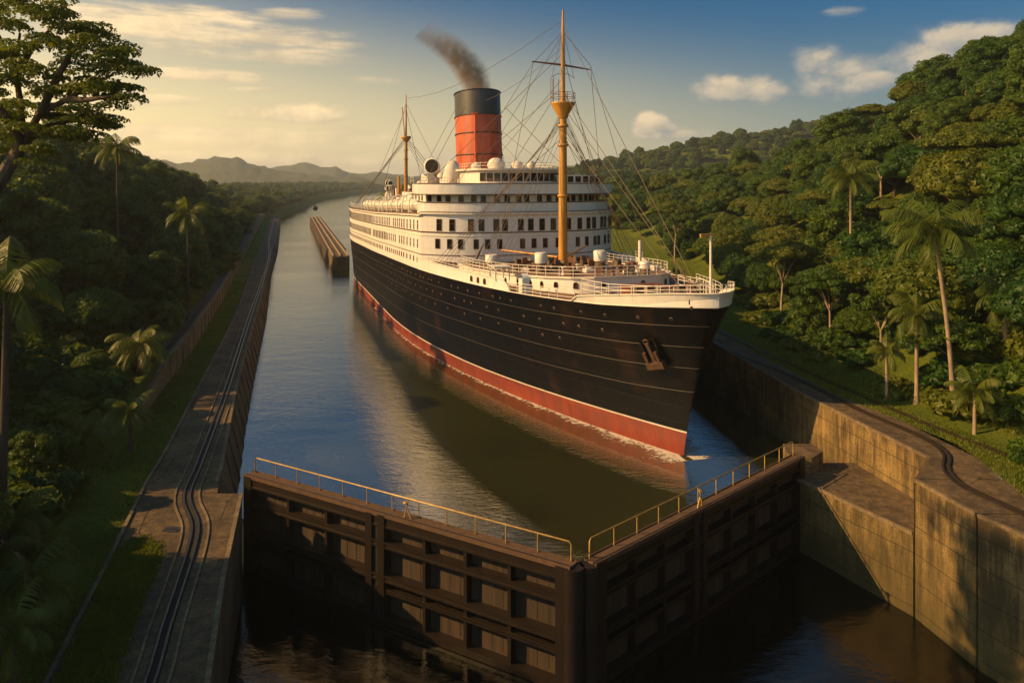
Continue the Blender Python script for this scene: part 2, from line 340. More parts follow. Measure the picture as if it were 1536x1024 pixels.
# ---------------------------------------------------------------- helpers
def tag(o, label=None, cat=None, group=None, kind=None):
    if label: o['label'] = label
    if cat: o['category'] = cat
    if group: o['group'] = group
    if kind: o['kind'] = kind
    return o
def empty(name, loc=(0, 0, 0), rotz=0.0, label=None, cat=None, group=None):
    o = bpy.data.objects.new(name, None); COL.objects.link(o)
    o.location = loc; o.rotation_euler = (0, 0, rotz); o.empty_display_size = 0.5
    return tag(o, label, cat, group)
def link(name, me, parent=None, loc=None):
    o = bpy.data.objects.new(name, me); COL.objects.link(o)
    if parent is not None: o.parent = parent
    if loc is not None: o.location = loc
    return o
class MB:
    """collects quads/tris with material slots and builds one mesh"""
    def __init__(s, *mats):
        s.v = []; s.f = []; s.m = []; s.mats = list(mats); s.sm = []
    def add(s, vs, fs, mi=0, smooth=False):
        o = len(s.v); s.v.extend([tuple(v) for v in vs])
        for f in fs:
            s.f.append(tuple(i + o for i in f)); s.m.append(mi); s.sm.append(smooth)
    def box(s, c, size, mi=0, rz=0.0, ax=None):
        """box centred at c; ax = optional (u, v, w) axes"""
        hx, hy, hz = size[0] / 2, size[1] / 2, size[2] / 2
        if ax is None:
            cs, sn = math.cos(rz), math.sin(rz)
            ax = (Vector((cs, sn, 0)), Vector((-sn, cs, 0)), Vector((0, 0, 1)))
        c = Vector(c); vs = []
        for z in (-hz, hz):
            for x, y in ((-hx, -hy), (hx, -hy), (hx, hy), (-hx, hy)):
                vs.append(c + ax[0] * x + ax[1] * y + ax[2] * z)
        s.add(vs, [(0, 3, 2, 1), (4, 5, 6, 7), (0, 1, 5, 4), (1, 2, 6, 5), (2, 3, 7, 6), (3, 0, 4, 7)], mi)
    def tube(s, pts, r, n=6, mi=0, cap=True, smooth=True, ry=None):
        pts = [Vector(p) for p in pts]; k = len(pts); o = len(s.v)
        rs = r if isinstance(r, (list, tuple)) else [r] * k
        up = Vector((0, 0, 1)); vs = []
        for i, p in enumerate(pts):
            d = (pts[min(i + 1, k - 1)] - pts[max(i - 1, 0)])
            d = d.normalized() if d.length > 1e-9 else Vector((0, 0, 1))
            u = d.cross(up if abs(d.z) < 0.95 else Vector((1, 0, 0))).normalized(); w = u.cross(d)
            for j in range(n):
                a = 2 * math.pi * j / n
                vs.append(p + (u * math.cos(a) + w * math.sin(a)) * rs[i])
        fs = []
        for i in range(k - 1):
            for j in range(n):
                a = i * n + j; b_ = i * n + (j + 1) % n
                fs.append((a, a + n, b_ + n, b_))
        s.add(vs, fs, mi, smooth)
        if cap:
            s.add(vs[:n], [tuple(range(n))], mi); s.add(vs[-n:], [tuple(range(n))[::-1]], mi)
    def lathe(s, c, prof, n=16, mi=0, smooth=True, axis=None, cap=True):
        """prof: list of (radius, height) around axis z at c"""
        c = Vector(c); ax = Vector(axis).normalized() if axis else Vector((0, 0, 1))
        u = ax.cross(Vector((0, 0, 1)) if abs(ax.z) < 0.9 else Vector((1, 0, 0))).normalized(); w = ax.cross(u)
        vs = []
        for r, h in prof:
            for j in range(n):
                a = 2 * math.pi * j / n
                vs.append(c + ax * h + (u * math.cos(a) + w * math.sin(a)) * r)
        fs = [(i * n + j, i * n + (j + 1) % n, (i + 1) * n + (j + 1) % n, (i + 1) * n + j) for i in range(len(prof) - 1) for j in range(n)]
        s.add(vs, fs, mi, smooth)
        if cap:
            s.add(vs[:n], [tuple(range(n))[::-1]], mi); s.add(vs[-n:], [tuple(range(n))], mi)
    def prism(s, poly, z0, z1, mi=0, mtop=None, bottom=True):
        n = len(poly); zz0 = z0 if isinstance(z0, (list, tuple)) else [z0] * n; zz1 = z1 if isinstance(z1, (list, tuple)) else [z1] * n
        ar = sum(poly[i][0] * poly[(i + 1) % n][1] - poly[(i + 1) % n][0] * poly[i][1] for i in range(n))
        if ar < 0: poly = poly[::-1]; zz0 = zz0[::-1]; zz1 = zz1[::-1]
        vs = [(p[0], p[1], z) for p, z in zip(poly, zz0)] + [(p[0], p[1], z) for p, z in zip(poly, zz1)]
        s.add(vs, [(i, (i + 1) % n, n + (i + 1) % n, n + i) for i in range(n)], mi)
        s.add(vs[n:], [tuple(range(n))], mi if mtop is None else mtop)
        if bottom: s.add(vs[:n], [tuple(range(n))[::-1]], mi)
    def strip(s, left, right, z0, z1=None, mi=0, mtop=None):
        """slab between two polylines (same count): top at z1, vertical sides down to z0"""
        k = len(left)
        if z1 is None: z1, z0 = z0, None
        zt = z1 if isinstance(z1, (list, tuple)) else [z1] * k
        L = [(p[0], p[1], z) for p, z in zip(left, zt)]; Rr = [(p[0], p[1], z) for p, z in zip(right, zt)]
        s.add(L + Rr, [(i, k + i, k + i + 1, i + 1) for i in range(k - 1)], mi if mtop is None else mtop)
        if z0 is not None:
            Lb = [(p[0], p[1], z0) for p in left]; Rb = [(p[0], p[1], z0) for p in right]
            s.add(L + Lb, [(i + 1, k + i + 1, k + i, i) for i in range(k - 1)], mi)
            s.add(Rr + Rb, [(i, k + i, k + i + 1, i + 1) for i in range(k - 1)], mi)
            s.add([L[0], Rr[0], Rb[0], Lb[0]], [(0, 3, 2, 1)], mi)
            s.add([L[-1], Rr[-1], Rb[-1], Lb[-1]], [(0, 1, 2, 3)], mi)
    def mesh(s, name):
        me = bpy.data.meshes.new(name)
        me.from_pydata(s.v, [], s.f)
        for mm in s.mats: me.materials.append(mm)
        me.polygons.foreach_set('material_index', s.m)
        me.polygons.foreach_set('use_smooth', s.sm)
        me.update()
        return me
    def build(s, name, parent=None):
        return link(name, s.mesh(name), parent)
def offset_line(pts, d):
    """offset a polyline sideways by d (left of travel direction positive)"""
    out = []
    for i, p in enumerate(pts):
        a = pts[max(i - 1, 0)]; b = pts[min(i + 1, len(pts) - 1)]
        dx, dy = b[0] - a[0], b[1] - a[1]; l = math.hypot(dx, dy) or 1
        out.append((p[0] - dy / l * d, p[1] + dx / l * d))
    return out
def resample(pts, step, smooth=True):
    """Catmull-Rom resample of a polyline"""
    if smooth and len(pts) > 2:
        q = []
        for i in range(len(pts) - 1):
            p0 = np.array(pts[max(i - 1, 0)]); p1 = np.array(pts[i]); p2 = np.array(pts[i + 1]); p3 = np.array(pts[min(i + 2, len(pts) - 1)])
            n = max(1, int(np.linalg.norm(p2 - p1) / step))
            for k in range(n):
                t = k / n
                m1 = (p2 - p0) / 2; m2 = (p3 - p1) / 2
                L = np.linalg.norm(p2 - p1)
                for mm in (m1, m2):
                    l = np.linalg.norm(mm)
                    if l > L: mm *= L / l
                q.append(tuple((2*t**3-3*t**2+1)*p1 + (t**3-2*t**2+t)*m1 + (-2*t**3+3*t**2)*p2 + (t**3-t**2)*m2))
        q.append(tuple(pts[-1]))
        return q
    return pts
def ipx(table, y):            # interpolate X from a table of (Y, X)
    return float(np.interp(y, [t[0] for t in table], [t[1] for t in table]))
def xf(table): 
    ys = np.array([t[0] for t in table]); xs = np.array([t[1] for t in table])
    return lambda y: np.interp(y, ys, xs)
# ================================================================ layout tables (Y, X)
LI = [(-20, 2.0), (10, -6.0), (26.5, -10.5), (33.5, -12.6), (38.4, -13.9), (42.6, -15.0)]           # left wall inner edge, in front of the gate
LI2 = [(44.2, -17.0), (46.5, -17.6), (62, -22.4), (75, -26.2), (112, -36.7), (163, -52.0), (220, -67.9), (300, -91.5), (372, -113)]
LO = [(-20, -6), (10, -12.0), (26.5, -16.3), (35.7, -18.8), (44, -21.2), (48.8, -22.3), (63.3, -26.2), (98, -35.5), (163, -54.9), (220, -71.2), (300, -95), (372, -116.5)]
XR = [(46, -24.2), (55.5, -26.9), (77.7, -32.4), (109, -41.2), (163, -57.3), (218, -74), (300, -98.5), (372, -119.5)]
FL = [(-30, -14), (0, -16), (30, -21.8), (40, -25.0), (55, -31), (80, -37.5), (134, -52.5), (218, -79), (372, -124), (489, -147), (782, -203), (1066, -230), (1700, -262), (5000, -300)]
RI = [(-20, 26.2), (20, 24.3), (34.1, 22.8), (36.3, 22.0), (40.4, 21.3)]
RI2 = [(43.6, 23.8), (56.8, 21.5), (75.7, 19.4), (120, 13.6), (200, 3.0)]
RO = [(-20, 31), (20, 27.8), (34, 25.9), (38, 25.4), (42, 26.3), (46, 26.7), (57, 23.8), (76, 21.8), (120, 16.8), (200, 6.4)]
FR = [(-30, 36), (0, 35), (34, 32.5), (44, 30.6), (52, 28.2), (60, 27.4), (76, 27.6), (100, 31), (161, 33.5), (200, 38), (260, 20), (364, -30), (489, -65), (782, -125), (1066, -165), (1700, -210), (5000, -250)]
RX = [(-30, 92), (100, 95), (120, 92), (130, 84), (140, 77), (160, 69), (190, 65), (260, 56), (350, 60), (450, 120), (800, 200), (5000, 400)]
RZ = [(-30, 50), (100, 48), (120, 44), (130, 38), (140, 32), (160, 22.5), (190, 17.5), (260, 11.5), (350, 8), (450, 5), (800, 4), (5000, 4)]
LC = [(-30, 11), (60, 13), (100, 16.5), (200, 12.5), (400, 4.5), (5000, 4)]
fLO, fXR, fFL, fRO, fFR, fRX, fRZ, fLC = map(xf, (LO, XR, FL, RO, FR, RX, RZ, LC))
def sstep(t):
    t = np.clip(t, 0, 1); return t * t * (3 - 2 * t)
def wob(x, y, s, k=0.0):
    return (np.sin(x * s + 1.3 + k) * np.cos(y * s * 0.83 + k) + 0.5 * np.sin(x * s * 2.3 + y * s * 1.7 + k))
def hleft(x, y):
    """ground height on the left bank"""
    base = 2.15 * sstep((fXR(y) + 0.02 - x) / 0.4) * sstep((y - 47) / 9) if y < 380 else 1.2
    base += 1.2 * sstep((fFL(y) + 5 - x) / 9) * (1 - sstep((y - 47) / 9)) if y < 60 else 0
    f = fFL(y)
    h = base + fLC(y) * sstep((f - x) / 34) * 1.0
    if x < f: h += 0.5 * wob(x, y, 0.13) * min(1, (f - x) / 8)
    return float(h)
def hright(x, y):
    f = fFR(y); r = fRX(y)
    t = (x - f) / max(5, r - f)
    z = 1.57
    if t > 0:
        tt = min(t, 1.0)
        z += (fRZ(y) - 1.57) * (tt * 0.75 + 0.25 * tt * tt) - 0
        z += min(1, t * 6) * 0.9 * wob(x, y, 0.11, 2)
        if t > 1: z -= min(8, (x - r) * 0.03)
    # far wooded ridge behind
    prof = np.interp(x, [-60, 20, 55, 103, 157, 254, 330, 500], [0, 14, 24, 35, 46, 60, 66, 70])
    z = max(z, float(prof) * math.exp(-((y - 620) / 80.0) ** 2) + 0.8 * wob(x, y, .07) if y > 250 else z)
    return float(z)

# ================================================================ ground: one sheet for each bank, out to the horizon
ROWS = list(np.arange(-20, 60, 3)) + list(np.arange(60, 240, 6)) + list(np.arange(240, 620, 14)) + list(np.arange(620, 1700, 60)) + [1800, 2100, 2600, 3400, 4600]
shoreL = lambda y: float(np.interp(y, [372, 489, 782, 1066, 1500, 2100, 5000], [-116.5, -139, -196, -221, -240, -120, 0]))
shoreR = lambda y: float(np.interp(y, [200, 364, 489, 782, 1066, 1500, 2100, 5000], [7.0, -38, -75, -140, -180, -222, -120, 0]))
def bank(side):
    offs = [0, .5] + list(np.arange(1.5, 60, 2.0)) + list(np.arange(60, 200, 8)) + [220, 260, 320, 420, 600, 900, 1400, 2200, 4000]
    vs = []; n = 0
    for y in ROWS:
        row = []
        if side < 0:
            e = float(fLO(y)) if y <= 372 else shoreL(y)
            if y <= 372: row += [(e, y, -0.03), (fXR(y) + 0.06, y, -0.03 if y > 47 else hleft(fXR(y) + .06, y) - .03)]; e2 = fXR(y) - 0.4
            else: row += [(e + 3, y, -6), (e, y, -1.2)]; e2 = e - 2
            for o in offs: row.append((e2 - o, y, hleft(e2 - o, y) - 0.03))
        else:
            e = float(fRO(y)) if y <= 200 else shoreR(y)
            if y <= 200: row += [(e, y, 1.57), (e + .05, y, 1.57)]; e2 = e + .3
            else: row += [(e - 4, y, -6), (e, y, -0.5)]; e2 = e + 2
            for o in offs: row.append((e2 + o, y, hright(e2 + o, y)))
        n = len(row); vs += row
    fs = []
    for i in range(len(ROWS) - 1):
        for j in range(n - 1):
            a = i * n + j
            f = (a, a + 1, a + n + 1, a + n)
            fs.append(f if side > 0 else f[::-1])
    b = MB(M['grass']); b.add(vs, fs, 0, True)
    return b
tag(bank(-1).build('left_bank_ground'), kind='structure')
tag(bank(1).build('right_bank_ground'), kind='structure')

# water sheets
wb = MB(M['water'])
gl = [(-19.5, 47.8), (-15.6, 45.9), (2.9, 35.3), (17.6, 48.6), (22.5, 50.5)]
outer = [(-60, 62), (-400, 300), (-3000, 900), (-3000, 5500), (3000, 5500), (3000, 900), (60, 62)]
cx, cy = (0, 60)
pl = [(p[0], p[1], -3.0) for p in gl[::-1] + outer[:0]]
poly = gl + [(60, 62), (3000, 900), (3000, 5500), (-3000, 5500), (-3000, 900), (-60, 62)]
wb.add([(x, y, -3.0) for x, y in poly], [tuple(range(len(poly)))], 0)
tag(wb.build('upper_water'), kind='structure')
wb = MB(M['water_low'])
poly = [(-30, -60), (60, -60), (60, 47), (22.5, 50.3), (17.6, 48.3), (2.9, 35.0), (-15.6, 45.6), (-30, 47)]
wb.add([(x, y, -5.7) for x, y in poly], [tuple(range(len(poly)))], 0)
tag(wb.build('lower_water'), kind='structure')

# ================================================================ lock walls
def yx(tab): return [(x, y) for y, x in tab]
WL = empty('lock_wall', (-16, 44, 0), label='long left concrete lock wall with dark walkway top and streaked vertical face beside the forest', cat='lock wall')
def child(o, root):
    o.parent = root; o.matrix_parent_inverse = Matrix.Translation(root.location).inverted() if root.rotation_euler.z == 0 else root.matrix_world.inverted()
    return o
def sec_strip(root, name, inner, outer_, z0, z1, mats, matched=True, batter=0.0):
    b = MB(*mats); b.strip(inner, outer_, z0, z1, 0, 1)
    if batter:
        # lean the chamber face out towards its foot
        low = {}
        for a, q in zip(inner, offset_line(inner, -batter)): low[(round(a[0], 4), round(a[1], 4))] = q
        for i, v in enumerate(b.v):
            if abs(v[2] - z0) < 1e-6:
                q = low.get((round(v[0], 4), round(v[1], 4)))
                if q: b.v[i] = (q[0], q[1], v[2])
    o = b.build(name); return child(o, root)
# left wall: in front of the gate
ysA = [-20, -5, 10, 20, 26.5, 30, 33.5, 38.4, 42.6]
inn = [(ipx(LI, y), y) for y in ysA]; outl = [(ipx(LO, y), y) for y in ysA]
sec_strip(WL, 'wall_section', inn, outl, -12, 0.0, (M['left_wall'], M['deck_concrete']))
ysB = [42.65, 44.2]
sec_strip(WL, 'wall_section', [(-16.4, 42.65), (-16.9, 44.15)], [(ipx(LO, y), y) for y in (42.65, 44.15)], -12, 0.0, (M['left_wall'], M['deck_concrete']))
ysC = [44.2, 46.5, 50, 56, 62, 68, 75, 90, 112, 135, 163, 190, 220, 260, 300, 340, 372]
for a, bb in ((0, 7), (6, 11), (10, 16)):
    ys = ysC[a:bb + 1] if bb < 16 else ysC[a:]
    ys = [ys[0] + .04] + list(ys[1:])
    sec_strip(WL, 'wall_section', [(ipx(LI2, y), y) for y in ys], [(ipx(LO, y), y) for y in ys], -12, 0.0, (M['left_wall'], M['deck_concrete']), batter=3.0) if a != 6 else None
ys = [y for y in ysC if 90 <= y <= 190]
ys = [90.04 if y == 90 else y for y in ys]; ys[-1] = 163 if False else ys[-1]
# (middle run)
ys = [90.1, 112, 135, 162.9]
sec_strip(WL, 'wall_section', [(ipx(LI2, y), y) for y in ys], [(ipx(LO, y), y) for y in ys], -12, 0.0, (M['left_wall'], M['deck_concrete']), batter=3.0)
# coping edge along the top, slightly proud
for tab, yl in ((LI, ysA), (LI2, ysC)):
    c = [(ipx(tab, y) + .06, y) for y in yl]
    b = MB(M['kerb']); b.strip(c, offset_line(c, 0.2), -0.16, 0.04); child(b.build('coping'), WL)
# vertical fender ribs on the chamber side
rib = MB(M['left_wall']); rib.box((0, 0, -3.5), (0.12, 0.3, 6.9)); ribm = rib.mesh('fender_rib')
y = 49.0; k = 0
while y < 215:
    x = ipx(LI2, y) + 0.03
    o = link('fender_rib', ribm); o.location = (x, y, 0); o.rotation_euler = Euler((0, R(-14), R(16)), 'XYZ'); o.scale = (1, 1, random.uniform(.95, 1.03))
    bpy_loc = Matrix.Translation(WL.location).inverted(); o.parent = WL; o.matrix_parent_inverse = bpy_loc
    y += 2.6 + 0.012 * y; k += 1
# expansion joints and hatch on the left apron
jm = MB(M['black'])
for (a, c_) in (((243, 715), (265, 682)), ((185, 790), (218, 787)), ((258, 737), (281, 737)), ((207, 800), (225, 760)), ((330, 780), (342, 750)), ((300, 806), (347, 806)), ((60, 1010), (150, 1010))):
    p, q = P(*a, 0), P(*c_, 0); d = math.hypot(q[0] - p[0], q[1] - p[1])
    jm.box(((p[0] + q[0]) / 2, (p[1] + q[1]) / 2, 0.004), (d, 0.035, 0.008), 0, math.atan2(q[1] - p[1], q[0] - p[0]))
child(jm.build('expansion_joint'), WL)
hb = MB(M['rail_steel'], M['black']); hx, hy = P(258, 794, 0); hb.box((hx, hy, 0.015), (0.8, 0.55, 0.03), 0, R(-8)); hb.box((hx, hy, 0.034), (0.6, 0.06, 0.012), 1, R(-8)); child(hb.build('hatch_cover'), WL)
# low kerb on the outer edge of the apron
c = [(ipx(LO, y) + .1, y) for y in [-20, 10, 26.5, 35.7, 44, 48.8, 63.3, 98, 163, 220, 300, 372]]
b = MB(M['kerb']); b.strip(offset_line(c, -0.16), c, -0.2, 0.09); child(b.build('kerb'), WL)

# retaining wall on the left with its own slot track
WR = empty('retaining_wall', (-32, 77, 0), label='low concrete retaining wall beside the grass strip above the left walkway', cat='retaining wall')
ys = [54, 58, 64, 72, 77.7, 90, 109, 135, 163, 190, 218, 260, 300, 340, 372]
zt = [0.5, 1.3, 2.0, 2.25] + [2.25] * 11
ri = [(ipx(XR, y), y) for y in ys]
b = MB(M['left_wall'], M['deck_concrete']); b.strip(ri, offset_line(ri, 1.5), -0.6, zt, 0, 1); child(b.build('wall_body'), WR)
b = MB(M['kerb']); r1 = offset_line(ri, -0.05); b.strip(r1, offset_line(r1, 0.35), 0.2, [z + .06 for z in zt]); child(b.build('coping'), WR)
ribw = MB(M['left_wall']); ribw.box((0, 0, 1.05), (0.16, 0.22, 2.1)); ribm2 = ribw.mesh('pilaster')
y = 66.0
while y < 190:
    o = link('pilaster', ribm2); o.location = (ipx(XR, y) + 0.04, y, 0); o.rotation_euler = (0, 0, R(16)); o.parent = WR; o.matrix_parent_inverse = Matrix.Translation(WR.location).inverted()
    y += 2.4 + .01 * y

# slot tracks
def slot_track(pts, z, label, w=0.52, kerb=0.62, bed=True, step=0.7):
    line = resample(pts, step)
    zt = z if isinstance(z, (int, float)) else None
    zz = [z] * len(line) if zt is not None else list(np.interp([p[1] for p in line], [q[0] for q in z], [q[1] for q in z]))
    root = empty('rail_track', (line[0][0], line[0][1], zz[0]), label=label, cat='rail track', group='tracks along the lock walls')
    def put(a, b_, z0, z1, mat, nm):
        mb = MB(M[mat]); L = offset_line(line, a); Rr = offset_line(line, b_)
        mb.strip(L, Rr, z0, None) if False else None
        Lz = [q + z1 for q in zz]
        k = len(line)
        V = [(p[0], p[1], h) for p, h in zip(L, Lz)] + [(p[0], p[1], h) for p, h in zip(Rr, Lz)]
        mb.add(V, [(i, k + i, k + i + 1, i + 1) for i in range(k - 1)])
        if z0 is not None:
            V2 = [(p[0], p[1], h + z0) for p, h in zip(L, zz)] + [(p[0], p[1], h + z0) for p, h in zip(Rr, zz)]
            mb.add(V[:k] + V2[:k], [(i, i + 1, k + i + 1, k + i) for i in range(k - 1)])
            mb.add(V[k:] + V2[k:], [(i + 1, i, k + i, k + i + 1) for i in range(k - 1)])
            mb.add([V[0], V[k], V2[k], V2[0]], [(0, 1, 2, 3)]); mb.add([V[k - 1], V[2 * k - 1], V2[2 * k - 1], V2[k - 1]], [(0, 3, 2, 1)])
        return child(mb.build(nm), root)
    h = w / 2
    if bed: put(-h, h, None, 0.014, 'slot', 'track_bed')
    for s in (-1, 1):
        put(s * h * 0.62 - 0.045, s * h * 0.62 + 0.045, 0.0, 0.085, 'rail_steel', 'rail')
    if kerb:
        for s in (-1, 1):
            put(s * kerb - 0.05, s * kerb + 0.05, 0.0, 0.06, 'kerb', 'track_kerb')
    return root
lt_px = [(225, 1024), (249, 942), (286, 828), (293, 787), (281, 754), (282, 735), (297, 700), (337, 593), (373, 480), (404, 388)]
lt = [(P(225, 1024, 0)[0] + 8.6, -20), (P(225, 1024, 0)[0] + 4.2, 8)] + [P(x, y, 0) for x, y in lt_px]
lt[0] = (-3.2, -20); lt[1] = (-8.9, 10)
lt += [(-69.8, 220), (-93.6, 300), (-115, 372)]
slot_track(lt, 0.0, 'dark slot rail track with an S-bend along the left lock wall')
ri2 = offset_line([(ipx(XR, y), y) for y in ys], 0.8)
slot_track(ri2, list(zip(ys, zt)), 'narrow rail track on top of the retaining wall at the forest edge', kerb=None)

# right lock wall
WRt = empty('lock_wall', (22, 50, 0), label='tall right concrete lock wall with pour lines, a ledge and a sunlit stepped-out pier', cat='lock wall')
ZR = 1.6
def rsec(ys_, tab, gap=0.07, z1=ZR):
    ys_ = [ys_[0] + gap] + list(ys_[1:-1]) + [ys_[-1] - gap]
    b = MB(M['wall_concrete'], M['deck_concrete'])
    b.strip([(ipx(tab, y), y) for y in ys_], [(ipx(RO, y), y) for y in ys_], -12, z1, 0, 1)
    child(b.build('wall_section'), WRt)
    i2 = [(ipx(tab, y) - .05, y) for y in ys_]
    b = MB(M['kerb']); b.strip(i2, offset_line(i2, -0.16), z1 - 0.14, z1 + 0.035); child(b.build('coping'), WRt)
rsec([-20, 5, 20], RI); rsec([20, 28, 34.1, 36.3], RI); rsec([36.3, 40.55], RI, 0.05)
b = MB(M['black'])
for (y, tab) in ((56.8, RI2), (36.3, RI), (20, RI), (66, RI2), (75.7, RI2)):
    b.box((ipx(tab, y) + 0.6, y, -5), (0.9, 0.18, 13.1), 0, R(6))
child(b.build('wall_joint'), WRt)
# bay behind the pier
b = MB(M['wall_concrete'], M['deck_concrete'])
b.prism([(21.3, 40.6), (23.8, 43.6), (26.5, 43.6), (25.9, 40.6)], -12, ZR, 0, 1); child(b.build('wall_section'), WRt)
rsec([43.55, 50, 56.8], RI2, 0.05); rsec([56.8, 61, 66], RI2); rsec([66, 70, 75.7], RI2); rsec([75.7, 95, 120], RI2); rsec([120, 160, 200], RI2)
# ledge and hinge pedestal
b = MB(M['wall_concrete'], M['deck_concrete'])
b.prism([(21.25, 40.6), (17.85, 47.9), (18.5, 50.6), (22.55, 50.6), (23.75, 43.55)], -12, -1.25, 0, 1); child(b.build('ledge'), WRt)
b = MB(M['kerb']); l2 = [(21.17, 40.62), (17.78, 47.9)]; b.strip(l2, offset_line(l2, -0.15), -1.4, -1.21); child(b.build('coping'), WRt)
b = MB(M['wall_concrete'], M['deck_concrete'])
b.prism([(17.7, 48.9), (18.1, 51.2), (20.0, 51.2), (20.2, 49.8), (19.0, 48.6)], -12, -0.2, 0, 1); child(b.build('hinge_pedestal'), WRt)
# tracks on the right
rt_px = [(1071, 514), (1180, 561), (1293, 617), (1370, 650), (1404, 667), (1421, 684), (1421, 706), (1450, 732), (1536, 772)]
rt = [(7.0 - 1.2, 196), (16.3, 120)] + [P(x, y, ZR) for x, y in rt_px] + [(26.6, 20), (27.5, 8), (28.6, -20)]
slot_track(rt[::-1], ZR, 'dark slot rail track with an S-bend along the edge of the right lock wall', w=0.5, kerb=None)
rt2 = [(10, 196), (19.2, 120), P(1082, 497, 1.62), P(1200, 552, 1.62), P(1320, 606, 1.62), P(1420, 648, 1.62), P(1536, 694, 1.62), (31.3, 20), (33, -20)]
slot_track(rt2[::-1], 1.6, 'thin single rail track through the grass behind the right lock wall', w=0.42, kerb=None)
# concrete platform beyond the edge track near the S-bend
pf = MB(M['deck_concrete']); pf.prism([P(1330, 624, ZR), P(1460, 690, ZR), P(1476, 712, ZR), P(1450, 730, ZR), P(1395, 690, ZR)], 1.3, 1.612, 0); child(pf.build('apron_slab'), WRt)

# guide pier far up the canal
GP = empty('guide_pier', (-94, 364, -3), label='long timber fendered guide pier in the canal left of the ship', cat='pier')
p0, p1 = Vector((-93, 362, 0)), Vector((-38.8, 174, 0))
d = (p1 - p0).normalized(); nrm = Vector((-d.y, d.x, 0)); L = (p1 - p0).length
b = MB(M['wall_concrete'], M['deck_concrete'])
def gp(u, w): q = p0 + d * u + nrm * w; return (q.x, q.y)
b.prism([gp(2, -1.9), gp(0, -.9), gp(0, .9), gp(2, 1.9), gp(L, 1.9), gp(L, -1.9)], -12, 0.0, 0, 1); child(b.build('pier_body'), GP)
fm = MB(M['bark_pale']); fm.box((0, 0, -2.4), (0.9, 0.8, 5.0)); fmm = fm.mesh('fender_post')
for i in range(44):
    for s in (-1, 1):
        q = p0 + d * (3 + i * 4.0) + nrm * (s * 2.05); o = link('fender_post', fmm); o.location = q; o.rotation_euler = (0, 0, math.atan2(d.y, d.x)); o.scale = (1, 1, random.uniform(.93, 1.06))
        o.parent = GP; o.matrix_parent_inverse = Matrix.Translation(GP.location).inverted()
b = MB(M['bark_pale'])
for s in (-1.6, 0.0, 1.6):
    q = p0 + d * (L / 2 + 1) + nrm * s; b.box((q.x, q.y, 0.15), (L - 4, 0.35, 0.3), 0, math.atan2(d.y, d.x))
child(b.build('waling_beam'), GP)
q = p0 + d * 3.5
bc = empty('navigation_beacon', (q.x, q.y, 0.4), label='small dark ball beacon on a post at the tip of the guide pier', cat='beacon')
b = MB(M['white_trim']); b.tube([(q.x, q.y, 0.4), (q.x, q.y, 3.2)], 0.16, 8); child(b.build('post'), bc)
b = MB(M['hull_black']); b.lathe((q.x, q.y, 3.0), [(0.1, 0), (0.9, .35), (1.3, 1.1), (1.0, 2.0), (.1, 2.4)], 12); child(b.build('ball'), bc)

